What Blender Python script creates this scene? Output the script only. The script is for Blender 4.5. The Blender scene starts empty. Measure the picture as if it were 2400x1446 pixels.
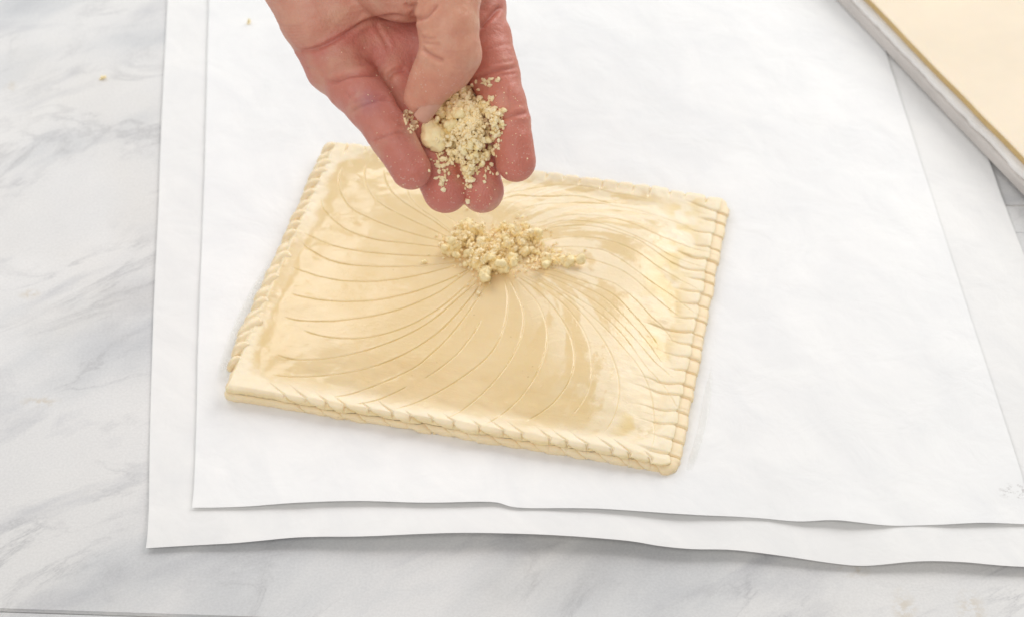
import bpy, bmesh, math, random
import numpy as np
from mathutils import Vector, Matrix
from mathutils.bvhtree import BVHTree

random.seed(7)
RNG = np.random.default_rng(11)
scene = bpy.context.scene

# ------------------------------------------------------------------ camera
FPX, PW, PH = 5016.0, 2400.0, 1446.0            # focal length in photo pixels
PITCH = math.radians(43.4)
DIST = 0.95
FW = np.array([0, math.cos(PITCH), -math.sin(PITCH)])
RT = np.array([1.0, 0, 0])
UP = np.cross(RT, FW)
CAM = -FW * DIST

cam_d = bpy.data.cameras.new('camera')
cam = bpy.data.objects.new('camera', cam_d)
scene.collection.objects.link(cam)
cam.location = CAM
cam.rotation_euler = (math.pi / 2 - PITCH, 0, 0)
cam_d.sensor_width = 36.0
cam_d.lens = FPX / PW * 36.0
cam_d.clip_start, cam_d.clip_end = 0.02, 50
cam_d.dof.use_dof = True
cam_d.dof.focus_distance = 0.835
cam_d.dof.aperture_fstop = 16
scene.camera = cam

# ------------------------------------------------------------------ light
world = bpy.data.worlds.new('World')
scene.world = world
world.use_nodes = True
bg = world.node_tree.nodes['Background']
bg.inputs[0].default_value = (1.0, 0.985, 0.965, 1)
bg.inputs[1].default_value = 0.27


def area(name, loc, size, power, color=(1, 1, 1), target=(0, 0, 0)):
    l = bpy.data.lights.new(name, 'AREA')
    l.shape = 'RECTANGLE'
    l.size, l.size_y = size
    l.energy = power
    l.color = color
    o = bpy.data.objects.new(name, l)
    scene.collection.objects.link(o)
    o.location = loc
    o.rotation_euler = (Vector(target) - Vector(loc)).to_track_quat('-Z', 'Y').to_euler()
    return o


area('window_light_right', (0.95, 1.10, 1.00), (1.0, 1.1), 17.0, (1.0, 0.99, 0.975))
area('window_light_left', (-0.85, 1.0, 0.95), (1.15, 1.1), 9.4, (0.97, 0.985, 1.0))
area('window_light_back', (0.10, 1.40, 0.42), (0.9, 0.42), 2.4, (0.98, 0.99, 1.0), (0, 0.05, 0))
area('fill_light_front', (-0.35, -1.25, 1.35), (1.6, 1.2), 15.5, (1, 0.975, 0.94))  # fill lamp added on the camera side to brighten the hand

scene.view_settings.view_transform = 'Standard'
scene.view_settings.look = 'None'
scene.view_settings.exposure = 0.06
scene.view_settings.gamma = 1.0
scene.cycles.use_denoising = True
scene.cycles.max_bounces = 7
scene.cycles.diffuse_bounces = 6
scene.cycles.transparent_max_bounces = 6


# ------------------------------------------------------------------ helpers
def ray(u, v):
    return FW + RT * ((u - PW / 2) / FPX) - UP * ((v - PH / 2) / FPX)


def at(u, v, z=0.0):
    """point at height z seen at photo pixel (u, v)"""
    d = ray(u, v)
    return CAM + d * ((z - CAM[2]) / d[2])


def pix(P):
    q = np.asarray(P) - CAM
    w = q @ FW
    return PW / 2 + (q @ RT) / w * FPX, PH / 2 - (q @ UP) / w * FPX


def tag(o, label=None, cat=None, group=None, kind=None):
    if label: o['label'] = label
    if cat: o['category'] = cat
    if group: o['group'] = group
    if kind: o['kind'] = kind
    return o


def mesh_obj(name, verts, faces, mat, parent=None, smooth=True):
    me = bpy.data.meshes.new(name)
    if isinstance(faces, np.ndarray):
        nv, nf, k = len(verts), len(faces), faces.shape[1]
        me.vertices.add(nv)
        me.vertices.foreach_set('co', np.ascontiguousarray(verts, dtype=np.float32).ravel())
        me.loops.add(nf * k)
        me.loops.foreach_set('vertex_index', np.ascontiguousarray(faces, dtype=np.int32).ravel())
        me.polygons.add(nf)
        me.polygons.foreach_set('loop_start', np.arange(0, nf * k, k, dtype=np.int32))
        me.update(calc_edges=True)
        me.validate()
    else:
        me.from_pydata([tuple(map(float, v)) for v in verts], [], [tuple(map(int, f)) for f in faces])
    me.polygons.foreach_set('use_smooth', [smooth] * len(me.polygons))
    me.materials.append(mat)
    o = bpy.data.objects.new(name, me)
    scene.collection.objects.link(o)
    if parent: o.parent = parent
    return o


def add_attr(o, name, vals):
    a = o.data.attributes.new(name, 'FLOAT', 'POINT')
    a.data.foreach_set('value', np.ascontiguousarray(vals, dtype=np.float32))


def add_col(o, name, vals):
    a = o.data.attributes.new(name, 'FLOAT_COLOR', 'POINT')
    v = np.ones((len(vals), 4), np.float32)
    v[:, :3] = vals
    a.data.foreach_set('color', v.ravel())


def empty(name, loc=(0, 0, 0)):
    o = bpy.data.objects.new(name, None)
    o.empty_display_size = 0.02
    o.location = loc
    scene.collection.objects.link(o)
    return o


def sstep(x, a, b):
    t = np.clip((np.asarray(x, dtype=float) - a) / (b - a), 0, 1)
    return t * t * (3 - 2 * t)


def hash2(ix, iy, seed):
    n = (ix.astype(np.int64) * 374761393 + iy.astype(np.int64) * 668265263 + seed * 974711) & 0x7fffffff
    n = ((n ^ (n >> 13)) * 1274126177) & 0x7fffffff
    return ((n ^ (n >> 16)) & 0xffff) / 65535.0


def vnoise(x, y, seed=0):
    x = np.asarray(x, float); y = np.asarray(y, float)
    ix, iy = np.floor(x), np.floor(y)
    fx, fy = x - ix, y - iy
    fx = fx * fx * fx * (fx * (fx * 6 - 15) + 10); fy = fy * fy * fy * (fy * (fy * 6 - 15) + 10)
    a, b = hash2(ix, iy, seed), hash2(ix + 1, iy, seed)
    c, d = hash2(ix, iy + 1, seed), hash2(ix + 1, iy + 1, seed)
    return (a + (b - a) * fx) * (1 - fy) + (c + (d - c) * fx) * fy


def fbm(x, y, seed=0, oct=4):
    s, amp, tot = 0, 1.0, 0
    for o in range(oct):
        s = s + amp * (vnoise(x * 2 ** o + 17.3 * o, y * 2 ** o + 5.1 * o, seed + o) - 0.5)
        tot += amp; amp *= 0.5
    return s / tot * 2


def catmull(pts, n=8):
    P = np.asarray(pts, float)
    P = np.vstack([2 * P[0] - P[1], P, 2 * P[-1] - P[-2]])
    out = []
    for i in range(1, len(P) - 2):
        for t in np.arange(n) / n:
            out.append(0.5 * (2 * P[i] + (P[i + 1] - P[i - 1]) * t + (2 * P[i - 1] - 5 * P[i] + 4 * P[i + 1] - P[i + 2]) * t * t
                              + (3 * P[i] - P[i - 1] - 3 * P[i + 1] + P[i + 2]) * t ** 3))
    out.append(P[-2])
    return np.array(out)


def seg_dist(X, Y, poly):
    """distance of points to a 2-D polyline, and the fraction of its length"""
    best = np.full(X.shape, 1e9); frac = np.zeros(X.shape); side = np.zeros(X.shape)
    L = np.concatenate([[0], np.cumsum(np.linalg.norm(np.diff(poly, axis=0), axis=1))])
    for i in range(len(poly) - 1):
        a, b = poly[i], poly[i + 1]
        e = b - a; l2 = e @ e + 1e-18
        t = np.clip(((X - a[0]) * e[0] + (Y - a[1]) * e[1]) / l2, 0, 1)
        dx, dy = X - a[0] - t * e[0], Y - a[1] - t * e[1]
        d = np.sqrt(dx * dx + dy * dy)
        m = d < best
        best[m] = d[m]; frac[m] = ((L[i] + t * (L[i + 1] - L[i])) / L[-1])[m]
        side[m] = np.sign(e[0] * dy - e[1] * dx)[m]
    return best, frac, side


def grid_faces(nx, ny, off=0, flip=False):
    i, j = np.meshgrid(np.arange(nx - 1), np.arange(ny - 1), indexing='ij')
    a = (i * ny + j).ravel() + off
    f = np.stack([a, a + ny, a + ny + 1, a + 1], 1)
    return f[:, ::-1] if flip else f


# ------------------------------------------------------------------ materials
def new_mat(name):
    m = bpy.data.materials.new(name)
    m.use_nodes = True
    nt = m.node_tree
    b = nt.nodes['Principled BSDF']
    return m, nt, b


def N(nt, typ, **kw):
    n = nt.nodes.new(typ)
    for k, v in kw.items():
        if k.startswith('i_'):
            key = k[2:].replace('_', ' ')
            n.inputs[key].default_value = v
        else:
            setattr(n, k, v)
    return n


def ramp(nt, fac, stops, interp='LINEAR'):
    r = nt.nodes.new('ShaderNodeValToRGB')
    r.color_ramp.interpolation = interp
    el = r.color_ramp.elements
    while len(el) < len(stops): el.new(0.5)
    for e, (p, c) in zip(el, stops):
        e.position = p
        e.color = (c, c, c, 1) if isinstance(c, (int, float)) else (*c, 1)
    nt.links.new(fac, r.inputs[0])
    return r.outputs[0]


def mixc(nt, fac, a, b, typ='MIX'):
    m = nt.nodes.new('ShaderNodeMix')
    m.data_type = 'RGBA'; m.blend_type = typ
    for sock, v in ((m.inputs[0], fac), (m.inputs[6], a), (m.inputs[7], b)):
        if hasattr(v, 'is_output'): nt.links.new(v, sock)
        elif isinstance(v, (int, float)): sock.default_value = v
        else: sock.default_value = (*v, 1)
    return m.outputs[2]


def mth(nt, op, a, b=None, clamp=False):
    m = nt.nodes.new('ShaderNodeMath'); m.operation = op; m.use_clamp = clamp
    for i, v in enumerate((a, b)):
        if v is None: continue
        if hasattr(v, 'is_output'): nt.links.new(v, m.inputs[i])
        else: m.inputs[i].default_value = v
    return m.outputs[0]


def coords(nt, scale=(1, 1, 1), rot=(0, 0, 0), loc=(0, 0, 0), out='Object'):
    t = nt.nodes.new('ShaderNodeTexCoord')
    src = t.outputs[out]
    if any(rot):
        r = nt.nodes.new('ShaderNodeMapping')
        r.inputs['Rotation'].default_value = rot
        nt.links.new(src, r.inputs[0]); src = r.outputs[0]
    mp = nt.nodes.new('ShaderNodeMapping')
    mp.inputs['Scale'].default_value = scale
    mp.inputs['Location'].default_value = loc
    nt.links.new(src, mp.inputs[0])
    return mp.outputs[0]


def noise(nt, vec, scale, detail=3, rough=0.5, dist=0.0):
    n = N(nt, 'ShaderNodeTexNoise', i_Scale=scale, i_Detail=detail, i_Roughness=rough, i_Distortion=dist)
    nt.links.new(vec, n.inputs['Vector'])
    return n.outputs['Fac']


def voro(nt, vec, scale, feature='F1'):
    n = N(nt, 'ShaderNodeTexVoronoi', i_Scale=scale); n.feature = feature
    nt.links.new(vec, n.inputs['Vector'])
    return n.outputs['Distance']


def bump(nt, h, strength, dist, normal=None):
    b = N(nt, 'ShaderNodeBump', i_Strength=strength, i_Distance=dist)
    nt.links.new(h, b.inputs['Height'])
    if normal: nt.links.new(normal, b.inputs['Normal'])
    return b.outputs[0]


def attr(nt, name, out='Fac'):
    a = nt.nodes.new('ShaderNodeAttribute'); a.attribute_name = name
    return a.outputs[out]


def marble_material():
    m, nt, b = new_mat('white_grey_marble')
    v = coords(nt, scale=(1, 1.9, 1), rot=(0, 0, math.radians(-42)))
    v2 = coords(nt, scale=(1, 2.4, 1), rot=(0, 0, math.radians(-34)), loc=(0.7, 0.2, 0))
    vr = coords(nt)
    cloud = noise(nt, v, 8, 6, 0.52, 0.3)
    cloud2 = noise(nt, v2, 15, 6, 0.56, 0.4)
    vein = noise(nt, v2, 9, 9, 0.62, 0.9)
    vein = mth(nt, 'ABSOLUTE', mth(nt, 'SUBTRACT', vein, 0.5))
    vein = ramp(nt, vein, [(0.0, 1.0), (0.006, 0.55), (0.035, 0.0)])
    patch = ramp(nt, noise(nt, vr, 13, 4, 0.6), [(0.46, 0.0), (0.60, 1.0)])
    base = ramp(nt, cloud, [(0.30, (0.50, 0.51, 0.53)), (0.42, (0.63, 0.635, 0.64)), (0.50, (0.71, 0.705, 0.70)), (0.68, (0.765, 0.755, 0.74))])
    blot = ramp(nt, cloud2, [(0.32, 1.0), (0.45, 0.0)])
    base = mixc(nt, mth(nt, 'MULTIPLY', blot, 0.55), base, (0.46, 0.465, 0.49))
    col = mixc(nt, mth(nt, 'MULTIPLY', mth(nt, 'MULTIPLY', vein, patch), 0.5), base, (0.33, 0.33, 0.345))
    warm = ramp(nt, noise(nt, vr, 5.5, 4, 0.6, 0.4), [(0.52, 0.0), (0.72, 0.30)])
    col = mixc(nt, warm, col, (0.66, 0.615, 0.54))
    grain = noise(nt, vr, 900, 2, 0.6)
    col = mixc(nt, 0.10, col, ramp(nt, grain, [(0.35, 0.35), (0.65, 0.85)]), 'MIX')
    sp = ramp(nt, voro(nt, vr, 42), [(0.0, 1.0), (0.018, 1.0), (0.03, 0.0)])
    spm = ramp(nt, noise(nt, vr, 16, 1, 0.5), [(0.56, 0.0), (0.60, 1.0)])
    col = mixc(nt, mth(nt, 'MULTIPLY', mth(nt, 'MULTIPLY', sp, spm), 0.6), col, (0.18, 0.14, 0.11))
    rust = ramp(nt, noise(nt, coords(nt, loc=(1.3, 0.4, 0)), 24, 5, 0.65), [(0.70, 0.0), (0.80, 0.7)])
    col = mixc(nt, rust, col, (0.50, 0.38, 0.24))
    for (su_, sv_, rx_, ry_) in ((2120, 1425, 0.006, 0.012), (2278, 1428, 0.007, 0.012), (2000, 1338, 0.008, 0.004), (25, 205, 0.004, 0.006), (70, 690, 0.006, 0.004), (95, 940, 0.010, 0.004)):
        sp_ = at(su_, sv_)
        vm = nt.nodes.new('ShaderNodeVectorMath'); vm.operation = 'MULTIPLY'
        vm.inputs[1].default_value = (1 / rx_, 1 / ry_, 0)
        nt.links.new(coords(nt, loc=(-sp_[0], -sp_[1], 0)), vm.inputs[0])
        vl = nt.nodes.new('ShaderNodeVectorMath'); vl.operation = 'LENGTH'
        nt.links.new(vm.outputs[0], vl.inputs[0])
        reg = ramp(nt, vl.outputs['Value'], [(0.2, 1.0), (1.0, 0.0)])
        sm_ = ramp(nt, noise(nt, vr, 190, 4, 0.65), [(0.44, 0.0), (0.58, 1.0)])
        col = mixc(nt, mth(nt, 'MULTIPLY', mth(nt, 'MULTIPLY', reg, sm_), 0.4), col, (0.50, 0.40, 0.25))
    nt.links.new(col, b.inputs['Base Color'])
    r = ramp(nt, noise(nt, vr, 60, 3), [(0.3, 0.36), (0.7, 0.5)])
    nt.links.new(r, b.inputs['Roughness'])
    b.inputs['Specular IOR Level'].default_value = 0.35
    nt.links.new(bump(nt, grain, 0.05, 0.0004), b.inputs['Normal'])
    return m


def paper_material(name, tint, see, smudge=None):
    m, nt, b = new_mat(name)
    v = coords(nt)
    fib = noise(nt, v, 420, 4, 0.6)
    blot = noise(nt, coords(nt, scale=(1, 1.8, 1), rot=(0, 0, 0.9)), 22, 6, 0.62, 0.8)
    col = mixc(nt, ramp(nt, blot, [(0.35, 0.0), (0.7, 1.0)]), tint, tuple(c * f_ for c, f_ in zip(tint, (0.925, 0.93, 0.94))))
    if smudge:
        for (pos, rad, sc, lo) in smudge:
            vv = coords(nt, loc=(-pos[0], -pos[1], 0))
            sub = nt.nodes.new('ShaderNodeVectorMath'); sub.operation = 'MULTIPLY'
            sub.inputs[1].default_value = (1.0 / rad[0], 1.0 / rad[1], 0)
            nt.links.new(vv, sub.inputs[0])
            ln = nt.nodes.new('ShaderNodeVectorMath'); ln.operation = 'LENGTH'
            nt.links.new(sub.outputs[0], ln.inputs[0])
            reg = ramp(nt, ln.outputs['Value'], [(0.45, 1.0), (1.0, 0.0)])
            sm = ramp(nt, noise(nt, v, sc, 5, 0.7), [(lo, 0.0), (lo + 0.1, 1.0)])
            col = mixc(nt, mth(nt, 'MULTIPLY', mth(nt, 'MULTIPLY', reg, sm), 0.5), col, (0.33, 0.31, 0.30))
    sp = ramp(nt, voro(nt, v, 30), [(0.0, 1.0), (0.008, 1.0), (0.013, 0.0)])
    spm = ramp(nt, noise(nt, v, 9, 1), [(0.60, 0.0), (0.63, 1.0)])
    col = mixc(nt, mth(nt, 'MULTIPLY', mth(nt, 'MULTIPLY', sp, spm), 0.7), col, (0.30, 0.22, 0.12))
    nt.links.new(col, b.inputs['Base Color'])
    b.inputs['Roughness'].default_value = 0.55
    b.inputs['Specular IOR Level'].default_value = 0.25
    wr = noise(nt, v, 48, 4, 0.55, 0.6)
    nb = bump(nt, wr, 0.4, 0.0018)
    nt.links.new(bump(nt, fib, 0.10, 0.0002, nb), b.inputs['Normal'])
    tr = N(nt, 'ShaderNodeBsdfTransparent')
    mx = N(nt, 'ShaderNodeMixShader')
    mx.inputs[0].default_value = see
    if see == 0: return m
    out = nt.nodes['Material Output']
    nt.links.new(b.outputs[0], mx.inputs[1]); nt.links.new(tr.outputs[0], mx.inputs[2])
    nt.links.new(mx.outputs[0], out.inputs[0])
    return m


def pastry_material(name, washed):
    m, nt, b = new_mat(name)
    v = coords(nt)
    mott = noise(nt, v, 38, 4, 0.6)
    col = mixc(nt, ramp(nt, mott, [(0.35, 0.0), (0.7, 1.0)]), (0.835, 0.66, 0.385), (0.795, 0.61, 0.325))
    if not washed:
        col = mixc(nt, ramp(nt, mott, [(0.3, 0.0), (0.7, 1.0)]), (0.90, 0.755, 0.52), (0.875, 0.70, 0.44))
    fleck = ramp(nt, voro(nt, v, 230), [(0.0, 1.0), (0.06, 0.9), (0.11, 0.0)])
    fm = ramp(nt, noise(nt, v, 70, 2), [(0.55, 0.0), (0.62, 1.0)])
    col = mixc(nt, mth(nt, 'MULTIPLY', mth(nt, 'MULTIPLY', fleck, fm), 0.45), col, (0.42, 0.26, 0.10))
    fine = noise(nt, v, 900, 3, 0.6)
    if washed:
        wet = attr(nt, 'wet'); yolk = attr(nt, 'yolk')
        dry = mixc(nt, ramp(nt, mott, [(0.3, 0.0), (0.7, 1.0)]), (0.93, 0.825, 0.635), (0.905, 0.775, 0.545))
        col = mixc(nt, wet, dry, col)
        col = mixc(nt, yolk, col, (0.80, 0.60, 0.235))
        brsh = noise(nt, coords(nt, scale=(1, 3.0, 1), rot=(0, 0, math.radians(-20))), 55, 5, 0.65, 0.9)
        brsh = ramp(nt, brsh, [(0.47, 0.0), (0.60, 0.13)])
        nt.links.new(mth(nt, 'ADD', ramp(nt, wet, [(0.0, 0.48), (0.5, 0.24), (1.0, 0.055)]), brsh), b.inputs['Roughness'])
        # brushed egg wash: faint long streaks plus small ripples, bubbles and drips
        st = noise(nt, coords(nt, scale=(1, 3.5, 1), rot=(0, 0, math.radians(14))), 70, 3, 0.55, 0.7)
        rip = noise(nt, coords(nt, scale=(1, 1.7, 1), rot=(0, 0, math.radians(-25))), 330, 4, 0.62, 0.6)
        drip = ramp(nt, voro(nt, v, 330, 'SMOOTH_F1'), [(0.0, 1.0), (0.20, 0.0)])
        patchy = ramp(nt, noise(nt, v, 34, 4, 0.6), [(0.40, 0.25), (0.62, 1.0)])
        n1 = bump(nt, st, 0.16, 0.0010)
        n2 = N(nt, 'ShaderNodeBump', i_Distance=0.0005)
        nt.links.new(rip, n2.inputs['Height']); nt.links.new(n1, n2.inputs['Normal'])
        nt.links.new(mth(nt, 'MULTIPLY', patchy, 0.33), n2.inputs['Strength'])
        n3 = N(nt, 'ShaderNodeBump', i_Distance=0.0003)
        nt.links.new(drip, n3.inputs['Height']); nt.links.new(n2.outputs[0], n3.inputs['Normal'])
        nt.links.new(mth(nt, 'MULTIPLY', patchy, 0.28), n3.inputs['Strength'])
        nt.links.new(bump(nt, fine, 0.05, 0.0002, n3.outputs[0]), b.inputs['Normal'])
        nt.links.new(ramp(nt, wet, [(0.0, 0.33), (1.0, 0.56)]), b.inputs['Specular IOR Level'])
    else:
        b.inputs['Roughness'].default_value = 0.45
        b.inputs['Specular IOR Level'].default_value = 0.4
        nt.links.new(bump(nt, noise(nt, v, 260, 4, 0.65), 0.35, 0.0006), b.inputs['Normal'])
    nt.links.new(col, b.inputs['Base Color'])
    b.inputs['Subsurface Weight'].default_value = 0.22
    b.inputs['Subsurface Radius'].default_value = (1.0, 0.65, 0.28)
    b.inputs['Subsurface Scale'].default_value = 0.0025
    return m


def crumble_material(name, a, c, fine=False):
    m, nt, b = new_mat(name)
    k = 600 if fine else 1.0
    v = coords(nt)
    oi = N(nt, 'ShaderNodeObjectInfo')
    g = noise(nt, v, 5 * k, 3, 0.6)
    col = mixc(nt, ramp(nt, g, [(0.35, 0.0), (0.65, 1.0)]), a, c)
    col = mixc(nt, mth(nt, 'MULTIPLY', oi.outputs['Random'], 0.35), col, (0.985, 0.86, 0.55))
    nt.links.new(col, b.inputs['Base Color'])
    b.inputs['Roughness'].default_value = 0.45
    if not fine:
        gr = noise(nt, v, 9, 3, 0.65)
        nt.links.new(bump(nt, gr, 0.3, 0.0002), b.inputs['Normal'])
    return m


def skin_material():
    m, nt, b = new_mat('skin')
    v = coords(nt)
    c = attr(nt, 'skin', 'Color')
    mott = noise(nt, v, 130, 4, 0.6)
    col = mixc(nt, mth(nt, 'MULTIPLY', ramp(nt, mott, [(0.40, 0.0), (0.72, 1.0)]), 0.45), c, (0.57, 0.185, 0.125))
    pale = ramp(nt, noise(nt, v, 75, 3, 0.5), [(0.52, 0.0), (0.75, 0.5)])
    col = mixc(nt, pale, col, (0.72, 0.45, 0.31))
    # flour and sugar dust caught on the skin
    fl = attr(nt, 'flour')
    vd = voro(nt, v, 900)
    dm = ramp(nt, noise(nt, v, 330, 3, 0.65), [(0.50, 0.0), (0.60, 1.0)])
    dust = mth(nt, 'MULTIPLY', mth(nt, 'MULTIPLY', ramp(nt, vd, [(0.16, 1.0), (0.30, 0.0)]), dm), fl)
    col = mixc(nt, mth(nt, 'MULTIPLY', dust, 0.5), col, (0.86, 0.74, 0.64))
    nt.links.new(col, b.inputs['Base Color'])
    nt.links.new(ramp(nt, mott, [(0.3, 0.37), (0.7, 0.52)]), b.inputs['Roughness'])
    b.inputs['Specular IOR Level'].default_value = 0.42
    b.inputs['Subsurface Weight'].default_value = 0.28
    b.inputs['Subsurface Radius'].default_value = (1.0, 0.36, 0.20)
    b.inputs['Subsurface Scale'].default_value = 0.0035
    cell = voro(nt, coords(nt, scale=(1, 1, 1)), 1100)
    n1 = bump(nt, cell, 0.16, 0.0004)
    wv = N(nt, 'ShaderNodeTexWave', i_Scale=620.0, i_Distortion=2.2, i_Detail=2.0)
    wv.inputs['Detail Scale'].default_value = 0.6
    nt.links.new(coords(nt, rot=(0.3, 0.2, 0.9)), wv.inputs['Vector'])
    rb = N(nt, 'ShaderNodeBump', i_Distance=0.0003)
    nt.links.new(wv.outputs['Fac'], rb.inputs['Height']); nt.links.new(n1, rb.inputs['Normal'])
    nt.links.new(mth(nt, 'MULTIPLY', fl, 0.22), rb.inputs['Strength'])
    nt.links.new(bump(nt, noise(nt, v, 260, 5, 0.68), 0.5, 0.0011, rb.outputs[0]), b.inputs['Normal'])
    return m


def plain(name, col, rough=0.5, spec=0.4, noise_amt=0.06, nscale=60, sss=0.0):
    m, nt, b = new_mat(name)
    v = coords(nt)
    n = noise(nt, v, nscale, 4, 0.6)
    c = mixc(nt, ramp(nt, n, [(0.3, 0.0), (0.7, 1.0)]), tuple(x * (1 - noise_amt) for x in col), tuple(min(1, x * (1 + noise_amt)) for x in col))
    nt.links.new(c, b.inputs['Base Color'])
    b.inputs['Roughness'].default_value = rough
    b.inputs['Specular IOR Level'].default_value = spec
    if sss:
        b.inputs['Subsurface Weight'].default_value = sss
        b.inputs['Subsurface Radius'].default_value = (1, 0.7, 0.35)
        b.inputs['Subsurface Scale'].default_value = 0.003
    nt.links.new(bump(nt, noise(nt, v, nscale * 7, 3), 0.15, 0.0005), b.inputs['Normal'])
    return m


def wash_material():
    m, nt, b = new_mat('spilt_egg_wash')
    v = coords(nt)
    b.inputs['Base Color'].default_value = (0.80, 0.79, 0.73, 1)
    b.inputs['Roughness'].default_value = 0.10
    b.inputs['Specular IOR Level'].default_value = 0.6
    bub = voro(nt, v, 520)
    nt.links.new(bump(nt, bub, 0.25, 0.0008), b.inputs['Normal'])
    tr = N(nt, 'ShaderNodeBsdfTransparent')
    mx = N(nt, 'ShaderNodeMixShader')
    e = attr(nt, 'film')
    nt.links.new(e, mx.inputs[0])
    nt.links.new(tr.outputs[0], mx.inputs[1]); nt.links.new(b.outputs[0], mx.inputs[2])
    nt.links.new(mx.outputs[0], nt.nodes['Material Output'].inputs[0])
    return m


M_marble = marble_material()
M_paper_low = paper_material('parchment_underneath', (0.905, 0.90, 0.888), 0.07)
sm = at(2385, 1160)
M_paper_top = paper_material('parchment_on_top', (0.885, 0.885, 0.88), 0.0, [((sm[0], sm[1]), (0.010, 0.0055), 330, 0.50)])
M_lid = pastry_material('egg_washed_pastry', True)
M_base = pastry_material('raw_pastry', False)
M_crumb = crumble_material('crumble', (0.99, 0.85, 0.50), (0.985, 0.80, 0.40))
M_fine = crumble_material('fine_crumble', (0.99, 0.865, 0.59), (0.985, 0.82, 0.49), True)
M_skin = skin_material()
M_nail = plain('nail', (0.74, 0.38, 0.28), 0.38, 0.22, 0.05, 200, 0.2)
M_wash = wash_material()

# ------------------------------------------------------------------ marble table
table = empty('table', (0, 0, 0))
tag(table, 'white and grey marble table top', kind='structure')


def slab(name, outline, z1, thick=0.02, bev=0.0008):
    bm = bmesh.new()
    lo_ = [bm.verts.new((x, y, z1 - thick)) for x, y in outline]
    hi_ = [bm.verts.new((x, y, z1)) for x, y in outline]
    bm.faces.new(lo_[::-1]); bm.faces.new(hi_)
    n = len(outline)
    for i in range(n):
        bm.faces.new([lo_[i], lo_[(i + 1) % n], hi_[(i + 1) % n], hi_[i]])
    bmesh.ops.bevel(bm, geom=bm.edges[:], offset=bev, segments=2, affect='EDGES')
    me = bpy.data.meshes.new(name); bm.to_mesh(me); bm.free()
    me.materials.append(M_marble)
    o = bpy.data.objects.new(name, me); scene.collection.objects.link(o); o.parent = table
    return o


j0, j1 = at(0, 1429)[:2], at(700, 1452)[:2]        # joint near the camera, a little askew
kj = (j1[1] - j0[1]) / (j1[0] - j0[0])
yj = lambda x: j0[1] + kj * (x - j0[0])
YF = at(2370, 480)[1]                              # joint at the far right
YG = at(2380, 548)[1]
GAP = 0.0002
XJ = 0.12
slab('marble_slab', [(-1.2, yj(-1.2) + GAP), (1.2, yj(1.2) + GAP), (1.2, YG - GAP), (XJ, YG - GAP), (XJ, 1.5), (-1.2, 1.5)], 0.0)
slab('marble_slab', [(XJ + GAP, YG + GAP), (1.2, YG + GAP), (1.2, YF - GAP), (XJ + GAP, YF - GAP)], -0.0002)
slab('marble_slab', [(XJ + GAP, YF + GAP), (1.2, YF + GAP), (1.2, 1.5), (XJ + GAP, 1.5)], -0.0012)
slab('marble_slab', [(-1.2, -0.75), (1.2, -0.75), (1.2, yj(1.2) - GAP), (-1.2, yj(-1.2) - GAP)], -0.0002)
bed = mesh_obj('table_bed', [(-1.3, -0.7, -0.0018), (1.3, -0.7, -0.0018), (1.3, 1.6, -0.0018), (-1.3, 1.6, -0.0018)], [(0, 1, 2, 3)],
               plain('joint_filler', (0.64, 0.585, 0.50), 0.9), parent=table, smooth=False)


# ------------------------------------------------------------------ parchment sheets
def sheet(name, left, front, right, far_y, z0, lift, mat, seed, wr, thick=0.00012):
    """left/front/right: traced photo edges; lift: (u, mm) heights of the free front edge"""
    nx, ny = 420, 260
    lu, lz = np.array(lift).T
    fp = catmull(front, 6)
    fz = np.interp(fp[:, 0], lu, lz) * 0.001 + z0
    F3 = np.array([at(u, v, z) for (u, v), z in zip(fp, fz)])
    s = np.concatenate([[0], np.cumsum(np.linalg.norm(np.diff(F3[:, :2], axis=0), axis=1))]); s /= s[-1]
    S = np.linspace(0, 1, nx)
    Fx, Fy, Fz = (np.interp(S, s, F3[:, k]) for k in range(3))
    Lp = np.array([at(u, v, z0) for u, v in left]); Rp = np.array([at(u, v, z0) for u, v in right])

    def side_x(P, y):
        o = np.argsort(P[:, 1]); yy, xx = P[o, 1], P[o, 0]
        x = np.interp(y, yy, xx)
        k = (xx[-1] - xx[-2]) / (yy[-1] - yy[-2])
        return np.where(y > yy[-1], xx[-1] + k * (y - yy[-1]), x)
    T = np.linspace(0, 1, ny) ** 1.25
    V = np.zeros((nx, ny, 3))
    y = Fy[:, None] + T[None, :] * (far_y - Fy[:, None])
    xl = side_x(Lp, y); xr = side_x(Rp, y)
    x = xl + (xr - xl) * S[:, None]
    d = y - Fy[:, None]
    x = x + (Fx[:, None] - x) * np.exp(-d / 0.02)
    fall = np.exp(-(d / 0.022) ** 1.5)
    z = z0 + (Fz[:, None] - z0) * fall
    w = fbm(x * 38 + 0.4 * y * 30, y * 21, seed, 3)
    w2 = fbm(x * 95 + y * 60, y * 45 - x * 30, seed + 9, 3)
    zz = (w * wr + w2 * wr * 0.35) * (1 - 0.6 * fall)
    z = z + np.clip(zz + wr * 0.9, 0, None)
    V[..., 0], V[..., 1], V[..., 2] = x, y, z
    vt = V.reshape(-1, 3)
    vb = vt - [0, 0, thick]
    n = nx * ny
    f = [grid_faces(nx, ny), grid_faces(nx, ny, n, True)]
    ring = np.concatenate([np.arange(nx) * ny, (nx - 1) * ny + np.arange(1, ny), (np.arange(nx - 2, -1, -1)) * ny + ny - 1, np.arange(ny - 2, 0, -1)])
    nxt = np.roll(ring, -1)
    f.append(np.stack([ring, ring + n, nxt + n, nxt], 1))
    o = mesh_obj(name, np.vstack([vt, vb]), np.vstack(f), mat)
    o.data.set_sharp_from_angle(angle=math.radians(40))
    return o


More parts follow.
